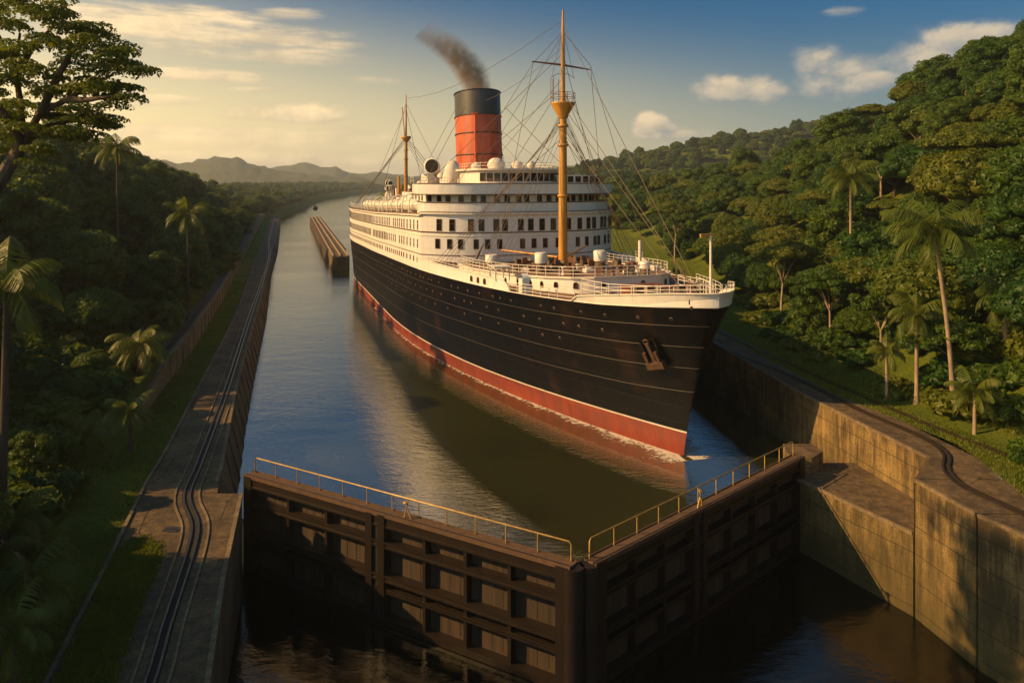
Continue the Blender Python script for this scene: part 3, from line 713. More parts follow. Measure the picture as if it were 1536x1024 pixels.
# ================================================================ mitre gates
def gate(A, B, label, panels, rail_from=0.2, rail_to=None, gap_px=None):
    A = Vector((*A, 0)); B = Vector((*B, 0)); u = (B - A).normalized(); L = (B - A).length
    n = Vector((u.y, -u.x, 0))
    if n.y > 0: n = -n                      # towards the lower chamber (camera side)
    ax = (u, n, Vector((0, 0, 1)))
    root = empty('lock_gate', A, label=label, cat='lock gate', group='mitre gate leaves')
    def bx(mb, u0, u1, n0, n1, z0, z1, mi=0):
        c = A + u * ((u0 + u1) / 2) + n * ((n0 + n1) / 2) + Vector((0, 0, (z0 + z1) / 2))
        mb.box(c, (u1 - u0, n1 - n0, z1 - z0), mi, ax=ax)
    half = L * panels[2]
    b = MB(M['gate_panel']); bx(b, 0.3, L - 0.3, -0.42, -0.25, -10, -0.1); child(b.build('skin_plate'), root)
    # plate seams / inner vertical stiffeners on the skin
    b = MB(M['gate_panel'])
    k = 0.8
    while k < L - 0.5:
        bx(b, k, k + 0.05, -0.25, -0.235, -5.2, -0.4); k += 0.62
    child(b.build('stiffener'), root)
    gz = [(-0.60, -0.06, 0.24, 'top_girder'), (-1.66, -1.42, 0.26, 'girder'), (-3.40, -3.16, 0.26, 'girder'), (-4.0, -3.86, 0.2, 'girder'), (-5.75, -5.35, 0.3, 'girder')]
    for z0, z1, dep, nm in gz:
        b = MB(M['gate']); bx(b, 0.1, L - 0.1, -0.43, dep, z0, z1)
        bx(b, 0.1, L - 0.1, dep - .01, dep + 0.06, z0 - 0.05, z0 + 0.05); bx(b, 0.1, L - 0.1, dep - .01, dep + 0.06, z1 - 0.05, z1 + 0.05)
        child(b.build(nm), root)
    # posts: hinge end, double middle post, mitre end, and uprights between panels
    def post(u0, w, dep, name='upright', z0=-5.9, z1=-0.1):
        b = MB(M['gate']); bx(b, u0 - w / 2, u0 + w / 2, -0.43, dep, z0, z1); child(b.build(name), root)
    post(half - 0.42, 0.42, 0.33, 'end_post', -8, -.07); post(half + 0.42, 0.42, 0.33, 'end_post', -8, -.02)
    post(0.35, 0.6, 0.33, 'end_post', -8, -.02); post(L - 0.42, 0.62, 0.33, 'end_post', -8, -.02)
    b = MB(M['black']); bx(b, half - .2, half + .2, -.4, 0.2, -8, -.3); child(b.build('joint_gap'), root)
    for i in range(1, panels[0]): post(0.65 + (half - 1.3) * i / panels[0], 0.18, 0.2)
    for i in range(1, panels[1]): post(half + 0.63 + (L - half - 1.37) * i / panels[1], 0.18, 0.2)
    # round quoin post
    for uu in (L - 0.02,):
        b = MB(M['gate']); c = A + u * uu - n * 0.1; b.tube([c + Vector((0, 0, -8)), c + Vector((0, 0, -0.06))], 0.5, 16); child(b.build('mitre_post'), root)
    # walkway and kerb angles
    b = MB(M['gate_deck'], M['gate']); bx(b, 0.0, L, -0.38, 0.1, -0.055, 0.02); bx(b, 0.0, L, 0.1, 0.26, -0.055, 0.04, 1)
    child(b.build('walkway'), root)
    b = MB(M['gate_deck']); bx(b, 0, L, 0.26, 0.31, -0.13, 0.08); bx(b, 0, L, -0.43, -0.38, -0.1, 0.08); child(b.build('edge_angle'), root)
    # handrail
    r0, r1 = rail_from, L - 0.25 if rail_to is None else rail_to
    b = MB(M['yellow_rail'])
    def pt(uu, zz, nn=-0.32): return A + u * uu + n * nn + Vector((0, 0, zz))
    pts = [pt(r0, 0), pt(r0, 0.78), pt(r0 + 0.12, 0.9), pt(r1 - 0.12, 0.9), pt(r1, 0.78), pt(r1, 0)]
    b.tube(pts, 0.036, 6)
    kk = max(2, round((r1 - r0) / 1.75))
    for i in range(1, kk):
        uu = r0 + (r1 - r0) * i / kk; b.tube([pt(uu, 0), pt(uu, .9)], 0.03, 5)
    child(b.build('handrail'), root)
    b = MB(M['yellow_rail']); q = L * .55; b.tube([pt(q, 0, 0), pt(q + .25, .95, 0)], .04, 6); b.tube([pt(q + .45, 0, 0), pt(q + .1, .8, 0)], .035, 6); b.lathe(pt(q + .1, .82, 0), [(.03, -.02), (.16, 0), (.03, .02)], 10)
    child(b.build('valve_lever'), root)
    return root
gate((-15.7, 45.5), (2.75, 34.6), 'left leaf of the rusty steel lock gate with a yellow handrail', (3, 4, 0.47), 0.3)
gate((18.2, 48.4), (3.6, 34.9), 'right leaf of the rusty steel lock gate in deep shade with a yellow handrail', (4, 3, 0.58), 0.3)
# ================================================================ the liner
SH = empty('ocean_liner', (12.7, 56.7, -3.0), math.atan2(-0.951, 0.309), 'large vintage ocean liner with black hull, white decks and one red and black funnel', 'ship')
def L3(s, b, z): return Vector((-s, -b, z + 3.0))         # s metres aft of the stem, b to starboard, z world height
def sp(mb, name, parent=SH): return mb.build(name, parent)
_zb = xf([(-6, 8.75), (3, 8.05), (12, 7.75), (20, 7.6), (27, 7.45), (44, 6.9), (75, 5.9), (108, 5.2), (150, 5.5)])
def zb(s): return float(_zb(s))
def redtop(s): return float(np.interp(s, [-5, 5, 25, 60, 110, 150], [-1.15, -1.25, -1.6, -1.8, -1.9, -1.7]))
def stem(z): return -4.3 * max(0.0, (z + 3) / 11.7) ** 1.25
BM = 12.5
def hb(s, z):
    v = min(1.0, max(0.0, (z + 3) / 11.4)) ** 1.25
    u = s - stem(z)
    if u <= 0: return 0.0
    Lz = 60 + (45 - 60) * v; n = 2.11 + .25 * v; m = 1.0 - 0.3 * v
    f = (1 - (1 - min(1, u / Lz)) ** n) ** m
    ta = (s - 98) / (52 - 3.5 * (1 - v))
    if ta > 0: f *= max(0.0, 1 - min(1, ta) ** (2.0 + v)) ** (0.95 - .35 * v)
    if z < -3: f *= 1 + 0.03 * (z + 3)
    return BM * f
TS = sorted(set([0, .04, .12, .25, .5, .85, 1.3, 2, 3, 4, 5.2, 6.5, 8, 10, 12, 14, 17, 20, 24, 28, 32, 36, 40, 45, 50, 56, 62, 70, 78, 86, 94, 100, 105, 110, 115, 120, 125, 130, 135, 139, 142, 145, 147, 148.5, 149.6, 150.2]))
def hull_grid(side, zlo, zhi, n):
    """rows along z between functions zlo(s), zhi(s)"""
    rows = []
    for k in range(n + 1):
        row = []
        for t in TS:
            s = t - 5.2 + 0.0
            s = t
            z = zlo(s) + (zhi(s) - zlo(s)) * k / n
            s2 = stem(z) * (1 - t / 150.2) + t
            z = zlo(s2) + (zhi(s2) - zlo(s2)) * k / n
            bb = hb(s2, z) if t > 0 else 0.0
            if t >= 150.2: bb = 0
            row.append(L3(s2, side * bb, z))
        rows.append(row)
    return rows
hbm = MB(M['hull_black'], M['hull_red'], M['white_trim'])
for side in (1, -1):
    for (lo, hi, n, mi) in ((lambda s: -5.0, redtop, 5, 1), (redtop, lambda s: redtop(s) + 0.13, 1, 2), (lambda s: redtop(s) + 0.13, zb, 18, 0)):
        g_ = hull_grid(side, lo, hi, n); k = len(TS)
        V = [p for r in g_ for p in r]; F = []
        for i in range(n):
            for j in range(k - 1):
                a = i * k + j; f = (a, a + 1, a + k + 1, a + k); F.append(f if side > 0 else f[::-1])
        hbm.add(V, F, mi, True)
sp(hbm, 'hull')
# plate edges showing as thin raised strakes
for dz in (1.35, 2.9, 4.5, 6.3):
    b = MB(M['strake'])
    for side in (1, -1):
        pts = []
        for t in TS[1:-3]:
            z = 0
            for _ in range(3):
                s2 = stem(z) * (1 - t / 150.2) + t; z = max(zb(s2) - dz, redtop(s2) + .25)
            pts.append(L3(s2, side * (hb(s2, z) + 0.01), z))
        b.tube(pts, 0.028, 5)
    sp(b, 'strake')
# white rail line at the sheer and bow bulwark
def bulw(s): return float(np.interp(s, [-6, -3, 3, 4.6, 5.4], [0.98, 0.95, 0.62, 0.45, 0.0]))
b = MB(M['ship_white'], M['white_trim'])
TB = [-5.0, -4.97, -4.9, -4.8, -4.62, -4.4, -4.1, -3.8, -2.8, -1.5, 0, 1.5, 3, 4, 4.6, 5.0, 5.4]
for side in (1, -1):
    lo, hi, inn = [], [], []
    for i, s in enumerate(TB):
        z0 = zb(s); s0_ = stem(z0); z1 = z0 + bulw(s)
        fr = (s - TB[0]) / (TB[-1] - TB[0])
        sa = s0_ + (s - TB[0]) if s - TB[0] < 1.0 else s + (s0_ - TB[0]) * (1 - fr)
        s1_ = stem(z1); sb_ = s1_ + (s - TB[0]) if s - TB[0] < 1.0 else sa + (s1_ - s0_) * (1 - fr)
        ba = hb(sa, z0) if i else 0; bb = (hb(sb_, min(z1, 8.4 + .0)) if i else 0)
        bb = max(bb, ba + 0.06 if i else 0)
        lo.append(L3(sa, side * ba, z0)); hi.append(L3(sb_, side * bb, z1)); inn.append(L3(sb_ + .12, side * max(0, bb - 0.12), z1))
    k = len(TB)
    inb = [p + Vector((0, 0, -(q.z - r.z))) for p, q, r in zip(inn, hi, lo)]
    F = [(i, i + 1, k + i + 1, k + i) for i in range(k - 1)]
    b.add(lo + hi, F if side > 0 else [f[::-1] for f in F], 0, True)
    b.add(hi + inn, F if side > 0 else [f[::-1] for f in F], 0)
    b.add(inn + inb, F if side > 0 else [f[::-1] for f in F], 0, True)
    b.tube([h + Vector((0, 0, .02)) for h in hi], 0.06, 5, 1)
sp(b, 'bow_bulwark')
b = MB(M['white_trim'])
for side in (1, -1):
    pts = []
    for t in TS[:-1]:
        z = 8
        for _ in range(3): s2 = stem(z) * (1 - t / 150.2) + t; z = zb(s2)
        pts.append(L3(s2, side * (hb(s2, z) + 0.015), z + .01))
    b.tube(pts, 0.05, 5)
sp(b, 'sheer_line')
# foredeck
b = MB(M['deck_wood'])
Sd = [-4.4, -4.2, -3.6, -2.5, -1, 1, 3, 6, 9, 12, 16, 20, 25, 30, 36]
V = [L3(s, (hb(s, zb(s)) - .05) * k_, zb(s) - 0.06) for k_ in (1, -1) for s in Sd]; k = len(Sd)
b.add(V, [(i, i + 1, k + i + 1, k + i) for i in range(k - 1)]); sp(b, 'foredeck')
# white side plating forward of the house (fairs down onto the sheer)
b = MB(M['ship_white'], M['white_trim'])
SS = [13.2, 13.6, 14.2, 15, 16.5, 19, 22, 26, 30, 34, 38.5]
for side in (1, -1):
    b = MB(M['ship_white'], M['white_trim'])
    if side < 0: SS = [27, 27.4, 28.2, 30, 32, 34, 38.5]
    lo = [L3(s, side * (hb(s, zb(s)) + 0.0), zb(s)) for s in SS]
    hh = [float(np.interp(s, [SS[0], SS[0] + .4, SS[0] + 1, SS[0] + 1.8, 38.5], [0.0, 0.55, 0.85, 0.95, 1.3])) for s in SS]
    hi = [L3(s, side * hb(s, zb(s)), zb(s) + h) for s, h in zip(SS, hh)]
    ii = [L3(s, side * (hb(s, zb(s)) - .15), zb(s) + h) for s, h in zip(SS, hh)]
    ib = [L3(s, side * (hb(s, zb(s)) - .15), zb(s)) for s in SS]
    k = len(SS); F = [(i, i + 1, k + i + 1, k + i) for i in range(k - 1)]
    for A_, B_ in ((lo, hi), (hi, ii), (ii, ib)): b.add(A_ + B_, F if side > 0 else [f[::-1] for f in F], 0, True)
    b.tube(hi, 0.07, 5, 1); sp(b, 'side_plating')

# ---- superstructure tiers
def front(b_, w, f0, D, p=3.2): return f0 + D * (abs(b_) / w) ** p
def outline(w, f0, D, aft, wf=None, n=18, p=3.2, step=4.0):
    """starboard-aft ... round the front ... port-aft; list of (s, b)"""
    pts = []
    s = aft
    ws = (lambda q: min(w, wf(q))) if wf else (lambda q: w)
    f1 = f0 + D
    while s > f1 + 0.5: pts.append((s, ws(s))); s -= step
    for i in range(n + 1):
        th = math.pi * i / n
        bb = w * math.cos(th); bb = math.copysign(abs(bb) ** 0.8 * w ** 0.2, bb)
        pts.append((front(bb, w, f0, D, p), bb))
    s = f1 + 0.5 + (0 if True else 0)
    q = [(a, -c_) for a, c_ in pts if a > f1 + 0.5][::-1]
    return pts + q
def wall_tier(name, ol, z0f, z1f, mat='ship_white', roof=True, trim=None, roofmat='deck_wood', over=0.0):
    b = MB(M[mat], M[roofmat])
    k = len(ol)
    lo = [L3(s, c_, z0f(s)) for s, c_ in ol]; hi = [L3(s, c_, z1f(s)) for s, c_ in ol]
    b.add(lo + hi, [(i, i + 1, k + i + 1, k + i) for i in range(k - 1)] + [(k - 1, 0, k, 2 * k - 1)], 0, True)
    if roof:
        h = k // 2
        b.add(hi, [(i, i + 1, k - 2 - i, k - 1 - i) for i in range(h - 1)] + ([(h - 1, h, h + 1)] if k % 2 == 1 else []), 1)
    o = sp(b, name)
    return o
def band(name, ol, z0f, z1f, out, mat, n=None):
    """a thin ledge/line running round an outline, proud by out"""
    b = MB(M[mat]); k = len(ol)
    cs = sum(c_[0] for c_ in ol) / k
    def off(i, d):
        a = ol[max(i - 1, 0)]; e = ol[min(i + 1, k - 1)]; ds, db = e[0] - a[0], e[1] - a[1]; l = math.hypot(ds, db) or 1
        # outline runs starboard aft -> front -> port aft; outward normal
        nx, nb = db / l, -ds / l
        return (ol[i][0] + nx * d, ol[i][1] + nb * d)
    P_ = [off(i, out) for i in range(k)]; Q_ = [off(i, -0.12) for i in range(k)]
    a = [L3(s, c_, z1f(s)) for s, c_ in P_]; bb = [L3(s, c_, z0f(s)) for s, c_ in P_]
    c2 = [L3(s, c_, z1f(s)) for s, c_ in Q_]; d2 = [L3(s, c_, z0f(s)) for s, c_ in Q_]
    F = [(i, i + 1, k + i + 1, k + i) for i in range(k - 1)]
    b.add(bb + a, F, 0, False); b.add(a + c2, F, 0); b.add(d2 + bb, F, 0); b.add(c2 + d2, F, 0)
    e = [bb[0], a[0], c2[0], d2[0]]; b.add(e, [(0, 1, 2, 3)]); e = [bb[-1], a[-1], c2[-1], d2[-1]]; b.add(e, [(3, 2, 1, 0)])
    return sp(b, name)
# check the outward normal: front point of the outline must move to smaller s
hw = lambda s: hb(s, zb(s)) - 0.0
olA = outline(12.15, 33.5, 4.6, 122, wf=lambda q: hb(q, zb(q)))
shz = lambda s: zb(max(s, 38)) - 6.9
zA1 = lambda s: 13.05 + shz(s) + (0.25 if s < 38 else 0)
wall_tier('main_deck_house', olA, lambda s: zb(s) - .1 if s > 38 else 6.8, zA1)
band('deck_edge', olA, lambda s: zA1(s) - .02, lambda s: zA1(s) + .20, 0.28, 'white_trim')
band('deck_line', olA, lambda s: zA1(s) + .20, lambda s: zA1(s) + .27, 0.30, 'brown_trim')
band('deck_line', olA, lambda s: 11.15 + shz(s), lambda s: 11.27 + shz(s), 0.07, 'brown_trim')
band('deck_line', olA, lambda s: 10.75 + shz(s), lambda s: 10.85 + shz(s), 0.05, 'white_trim')
band('deck_line', olA, lambda s: 8.55 + shz(s), lambda s: 8.63 + shz(s), 0.05, 'brown_trim')
band('deck_edge', [p for p in olA if p[0] < 40], lambda s: 7.9, lambda s: 8.05, 0.35, 'brown_trim')
# second tier: solid parapet, recessed windows above it
olB = outline(11.8, 34.0, 4.4, 42)
wall_tier('bridge_deck_parapet', olB, lambda s: 13.3, lambda s: 14.75)
band('parapet_rail', olB, lambda s: 14.75, lambda s: 14.85, 0.06, 'brown_trim')
olC = outline(10.9, 34.9, 4.2, 58)
wall_tier('bridge_deck_house', olC, lambda s: 13.2, lambda s: 15.75)
# bridge wing with overhanging ends
olD = outline(12.5, 34.2, 4.4, 41.5, p=4.0)
wall_tier('bridge_wing', olD, lambda s: 15.75, lambda s: 16.95, roofmat='deck_wood')
band('parapet_rail', olD, lambda s: 16.95, lambda s: 17.04, 0.06, 'brown_trim')
band('deck_line', olD, lambda s: 15.66, lambda s: 15.78, 0.08, 'brown_trim')
olE = outline(5.0, 36.6, 1.6, 48, p=3)
wall_tier('wheelhouse', olE, lambda s: 16.9, lambda s: 18.55, roofmat='white_trim')
olE2 = [(s, b_ * 1.05) for s, b_ in outline(5.2, 36.2, 1.6, 48.3, p=3)]
wall_tier('wheelhouse_roof', olE2, lambda s: 18.55, lambda s: 18.78, mat='white_trim', roofmat='white_trim')
# port side of the wheelhouse: lower sloping house
olE3 = [(s, b_ - 7.2) for s, b_ in outline(3.4, 37.0, 1.2, 48, p=3)]
wall_tier('chart_house', olE3, lambda s: 16.9, lambda s: 18.0, roofmat='white_trim')
# forecastle house
zF = lambda s: float(np.interp(s, [9, 12, 17.5, 28, 34], [9.15, 8.95, 8.6, 8.05, 7.9]))
def olF_fn(g=0.0):
    pts = [(34, 8.6 + g), (28, 8.5 + g), (22, 8.1 + g), (17, 7.4 + g), (13, 6.2 + g), (10.5, 4.6 + g), (9.4 - g, 3.0), (9.2 - g, 1.0), (9.2 - g, 0)]
    return pts + [(s, -b_) for s, b_ in pts[:-1][::-1]]
olF = olF_fn()
wall_tier('forecastle_house', olF, lambda s: zb(s) - .4, zF)
band('deck_edge', olF, lambda s: zF(s) - .05, lambda s: zF(s) + .1, 0.16, 'white_trim')

# ---- windows (frame and dark pane in one little mesh each)
winc = {}
def winmesh(w, h, arch=False, frame='brown_trim'):
    key = (round(w, 2), round(h, 2), arch, frame)
    if key in winc: return winc[key]
    b = MB(M[frame], M['glass'])
    n = 6
    def shape(w_, h_, x):
        if not arch: return [(x, -w_ / 2, -h_ / 2), (x, w_ / 2, -h_ / 2), (x, w_ / 2, h_ / 2), (x, -w_ / 2, h_ / 2)]
        r = w_ / 2; pts = [(x, -r, -h_ / 2), (x, r, -h_ / 2)]
        for i in range(n + 1):
            a = math.pi * i / n; pts.append((x, r * math.cos(a), h_ / 2 - r + r * math.sin(a)))
        return pts
    o_, i_ = shape(w + .12, h + .12, 0.05), shape(w, h, 0.05); back = shape(w + .12, h + .12, -0.1); ip = shape(w, h, 0.012)
    k = len(o_)
    b.add(o_ + i_, [(j, (j + 1) % k, k + (j + 1) % k, k + j) for j in range(k)], 0)
    b.add(back + o_, [(j, (j + 1) % k, k + (j + 1) % k, k + j) for j in range(k)], 0)
    b.add(i_ + ip, [(j, (j + 1) % k, k + (j + 1) % k, k + j) for j in range(k)], 0)
    b.add(ip, [tuple(range(k))], 1)
    if h > 0.95 and w > 0.55: b.box((0.03, 0, 0.12 * h), (0.03, w, 0.05), 0)
    winc[key] = b.mesh('window'); return winc[key]
WINS = []
def at_outline(ol, fracpos):
    """point and outward angle at arc length fracpos metres from the front centre (positive to starboard)"""
    k = len(ol); arc = [0]
    for i in range(1, k): arc.append(arc[-1] + math.hypot(ol[i][0] - ol[i - 1][0], ol[i][1] - ol[i - 1][1]))
    mid = next(i for i in range(k) if ol[i][1] <= 1e-6); c = arc[mid]
    d = c - fracpos
    i = max(0, min(k - 2, next((j for j in range(k - 1) if arc[j + 1] >= d), k - 2)))
    t = (d - arc[i]) / max(1e-6, arc[i + 1] - arc[i])
    s = ol[i][0] + (ol[i + 1][0] - ol[i][0]) * t; bb = ol[i][1] + (ol[i + 1][1] - ol[i][1]) * t
    ds, db = ol[i + 1][0] - ol[i][0], ol[i + 1][1] - ol[i][1]; l = math.hypot(ds, db)
    ns, nb = db / l, -ds / l
    return s, bb, ns, nb
def put_win(ol, a, z, w, h, arch=False, zrel=None, out=0.0, frame='brown_trim'):
    s, bb, ns, nb = at_outline(ol, a)
    zz = z + (zrel(s) if zrel else 0)
    WINS.append((L3(s + ns * out, bb + nb * out, zz), math.atan2(-nb, -ns), w, h, arch, frame))
# front rows
for a in [-15.2, -13.9, -12.4, -11.2, -9.6, -8.8, -7.3, -5.9, -3.2, -1.6, -.2, 1.2, 3.9, 5.3, 6.6, 8.4, 9.7, 11.2]:
    put_win(olA, a, 10.1, 0.48, 1.0)
for a in [-15.6, -14.6, -13.4, -12.6, -11.2, -10.3, -8.6, -7.6, -6.2, -4.6, -3.7, -2.6, -1.2, .2, 1.4, 3.3, 4.3, 6.0, 7.2, 9.4, 11.0]:
    put_win(olA, a, 12.25, 0.56, 1.25)
for a in [-14.2, -13.5, -12.8, -12.0, -11.2, -10.0, -9.2, -8.2, -7.2, -6.0, -5.1, -3.8, -2.6, -1.4, .2, 1.2, 2.6, 3.8, 5.4, 6.5, 8.0, 9.6, 10.8, 12.2]:
    put_win(olC, a, 15.28, 0.52, 0.72, True)
for a in [-4.9, -4.0, -3.1, -2.2, -1.3, -.4, .5, 1.4, 2.3, 3.2, 4.1, 5.0]:
    put_win(olE, a, 17.75, 0.62, 0.86)
for a in [-3.0, -2.0, -1.0, 0, 1.0, 2.0, 3.0]:
    ol_ = [(s, b_ + 7.2) for s, b_ in olE3]
    s, bb, ns, nb = at_outline(ol_, a); WINS.append((L3(s, bb - 7.2, 17.5), math.atan2(-nb, -ns), 0.6, 0.62, False, 'brown_trim'))
# side rows: tall narrow openings, both sides
sidelen = 0
cfr = at_outline(olA, 0)
for side in (1, -1):
    a = 15.3
    i = 0
    while a < 98:
        if not (34 < a < 35.6 or 62 < a < 63):
            put_win(olA, side * a, 11.95, 0.62, 1.15, False, shz, 0.0, 'white_trim')
        if not (29.5 < a < 31.2 or 55 < a < 56.5):
            put_win(olA, side * a, 9.75, 0.56, 1.02, False, shz, 0.0, 'white_trim')
        if i % 1 == 0 and not (40 < a < 42):
            put_win(olA, side * (a + .2), 7.85, 0.36, 0.5, False, shz, 0.0, 'white_trim')
        a += 2.3 if a < 24 else 1.7
        i += 1
    for a2 in (16.5, 18.5, 20.5, 22.5): put_win(olC, side * a2, 15.25, .6, .7, True)
# forecastle house ports and plating ports
for a in [-13, -10.5, -8, -4.5, -1.5, 2.2, 4.6, 6.6, 8.2, 9.9, 11.8, 14.4, 17.8, 21]:
    put_win(olF, a, -0.62, 0.32, 0.44, True, zF)
for s in (17.5, 18.8, 20.2):
    for side in (1, -1): 
        WINS.append((L3(s, side * (hb(s, zb(s)) + 0.03), zb(s) + .5), math.atan2(-side, 0.18), 0.28, 0.42, True, 'brown_trim'))
inv = SH.matrix_basis.inverted()
def px_size(p, w, h):
    q = SH.matrix_basis @ p; return w * h / (q - Vector((0, 0, CH))).length_squared, q
def facing(p, ang):
    q = SH.matrix_basis @ p; nrm_ = (SH.matrix_basis.to_3x3() @ Vector((math.cos(ang), math.sin(ang), 0)))
    return nrm_.dot(Vector((0, 0, CH)) - q) > 0
SH.matrix_basis = Matrix.LocRotScale(SH.location, SH.rotation_euler.to_quaternion(), None)
vis = [w for w in WINS if facing(w[0], w[1])]; hid = [w for w in WINS if not facing(w[0], w[1])]
vis.sort(key=lambda w: -px_size(w[0], w[2], w[3])[0])
def place_win(w):
    o = link('window', winmesh(w[2], w[3], w[4], w[5]), SH); o.location = w[0]; o.rotation_euler = (0, 0, w[1]); return o
for w in vis[:99]: place_win(w)
rest = MB(M['brown_trim'], M['glass'])
for w in vis[99:] + hid:
    me = winmesh(w[2], w[3], w[4], w[5]); mt = Matrix.Translation(w[0]) @ Matrix.Rotation(w[1], 4, 'Z')
    vs = [mt @ v.co for v in me.vertices]; o = len(rest.v); rest.v.extend([tuple(v) for v in vs])
    for pl_ in me.polygons: rest.f.append(tuple(i + o for i in pl_.vertices)); rest.m.append(pl_.material_index); rest.sm.append(False)
tag(sp(rest, 'window'), kind='stuff')

# ---- portholes on the black hull
def hull_point(s, dz):
    z = zb(s) - dz; return z, hb(s, z)
pm = MB(M['gear'], M['glass']); pm.lathe((0, 0, 0), [(0.12, -.05), (0.15, 0.025), (0.11, 0.035)], 10, 0, axis=(1, 0, 0), cap=False); pm.lathe((0, 0, 0), [(0.11, 0.02), (0.001, 0.021)], 10, 1, axis=(1, 0, 0), cap=False)
pmm = pm.mesh('porthole'); cnt = 0
for dz, s0_, s1_, st in ((0.85, -1, 70, 2.3), (2.1, 3, 74, 2.6), (3.5, 8, 60, 3.4)):
    s = s0_
    while s < s1_ and cnt < 98:
        ss = s + random.uniform(-1.1, 1.1)
        z, bb = hull_point(ss, dz); bb2 = hb(ss + .3, z); bb3 = hb(ss, z + .3)
        tx = Vector((-.3, -(bb2 - bb), 0)); tz = Vector((0, -(bb3 - bb), .3)); nn = tx.cross(tz); nn = nn if nn.y < 0 else -nn
        o = link('porthole', pmm, SH); o.location = L3(ss, bb, z) + nn.normalized() * .015; o.rotation_euler = nn.to_track_quat('X', 'Z').to_euler()
        cnt += 1; s += st
# ---- anchor in its recess
def hull_from_pixel(px, py):
    best = None
    for s in np.arange(-4, 14, .1):
        for z in np.arange(0, 8, .1):
            q = SH.matrix_basis @ L3(s, hb(s, z), z)
            if q.y < 5: continue
            e = (768 + KF * q.x / q.y - px) ** 2 + (HOR + KF * (CH - q.z) / q.y - py) ** 2
            if best is None or e < best[0]: best = (e, s, z)
    return best[1], best[2]
s, z = hull_from_pixel(980, 527)
bb = hb(s, z); tx = Vector((-.4, -(hb(s + .4, z) - bb), 0)).normalized(); tz = Vector((0, -(hb(s, z + .4) - bb), .4)).normalized()
nn = tx.cross(tz).normalized(); nn = nn if nn.y < 0 else -nn
tz = nn.cross(tx).normalized(); tz = tz if tz.z > 0 else -tz
tilt = R(-15)
ux = (tx * math.cos(tilt) + tz * math.sin(tilt)).normalized(); uz = (tz * math.cos(tilt) - tx * math.sin(tilt)).normalized()
c0 = L3(s, bb, z)
b = MB(M['black'], M['anchor'])
b.box(c0 + nn * 0.0, (1.45, 0.16, 2.3), 0, ax=(ux, nn, uz)); sp(b, 'hawse_recess')
b = MB(M['hull_black'])
for q, sz in (((-.62, .14, 0), (.14, .22, 2.3)), ((.62, .14, 0), (.14, .22, 2.3)), ((0, .14, 1.1), (1.38, .22, .14)), ((0, .14, -1.05), (1.38, .24, .16))):
    b.box(c0 + ux * q[0] + nn * q[1] + uz * q[2], sz, 0, ax=(ux, nn, uz))
sp(b, 'recess_frame')
b = MB(M['anchor'])
b.box(c0 + nn * .3 + uz * .1, (.28, .26, 1.7), 0, ax=(ux, nn, uz))
b.box(c0 + nn * .42 - uz * .85, (1.5, .45, .5), 0, ax=(ux, nn, uz))
for sg in (-1, 1): b.box(c0 + nn * .5 - uz * .3 + ux * sg * .5, (.22, .22, 1.1), 0, ax=((ux + uz * .12 * sg).normalized(), nn, uz))
b.tube([c0 + nn * .35 + uz * 1.0 + ux * (.22 * math.cos(t)) + uz * (.22 * math.sin(t)) for t in np.linspace(0, 2 * math.pi, 12)], 0.06, 6)
sp(b, 'anchor')
zf, = (zb(-3.2) + .45,)
b = MB(M['black']); bb = hb(-3.4, zb(-3.4)); b.box(L3(-3.3, bb + .1, zf), (.34, .3, .34)); 
s, z = 0, 0
sp(b, 'fairlead')

# ---- railings
def rail(name, pts, h=1.0, rails=(1.0, .66, .33), r=0.03, sp_=1.6, mat='white_trim', closed=False):
    b = MB(M[mat]); line = []
    for i in range(len(pts) - 1):
        a, c_ = Vector(pts[i]), Vector(pts[i + 1]); n = max(1, round((c_ - a).length / sp_))
        for k in range(n): line.append(a.lerp(c_, k / n))
    line.append(Vector(pts[-1]))
    for f in rails: b.tube([p + Vector((0, 0, h * f)) for p in line], r, 5)
    for p in line: b.tube([p, p + Vector((0, 0, h))], r * 1.1, 5)
    return sp(b, name)
bowr = [L3(s, hb(s + .4, zb(s)) + .0, zb(s) + bulw(s)) for s in (3, 1, -1, -2.5, -3.6, -4.3, -4.6)]
bowr += [L3(-5.0, 0, zb(-6) + .98)] + [Vector((p.x, -p.y, p.z)) for p in bowr[::-1]]
rail('bow_railing', bowr, 0.62, (1, .55), 0.028, 1.1)
rail('bow_railing', [L3(s, side_, zb(s) + .0) for s, side_ in ((8.5, 4.5), (4, 4.2), (-.5, 2.2), (-.5, -2.2), (4, -4.2), (8.5, -4.5))], 1.35, (1, .7, .4), 0.032, 1.2)
for side in (1, -1):
    rail('deck_railing', [L3(s, side * (hb(s, zb(s)) - .05), zb(s) + (.0)) for s in (5.2, 7, 9, 11, 13.4)], 0.85, (1, .66, .33), 0.026, 1.3)
    rail('deck_railing', [L3(s, side * (hb(s, zb(s)) - .1), zb(s) + 1.02) for s in ((15.5, 20, 25, 30, 33.5) if side > 0 else (29, 31, 33.5))], 0.7, (1, .5), 0.026, 1.3)
    olr = [p for p in olA if p[0] > 52 and p[1] * side > 0]; olr.sort()
    rail('boat_deck_railing', [L3(s, b_ * .985, zA1(s) + .25) for s, b_ in olr], 0.95, (1, .66, .33), 0.03, 1.8)
rail('forecastle_railing', [L3(s, b_ * .97, zF(s) + .05) for s, b_ in olF_fn()], 0.9, (1, .66, .33), 0.028, 1.3)
rail('bridge_railing', [L3(s, b_, 18.78) for s, b_ in ((48, 5), (44, 5), (38.6, 4.8), (37, 3.2), (37, -3.2), (38.6, -4.8), (44, -5), (48, -5))], 0.7, (1, .5), 0.026, 1.5)
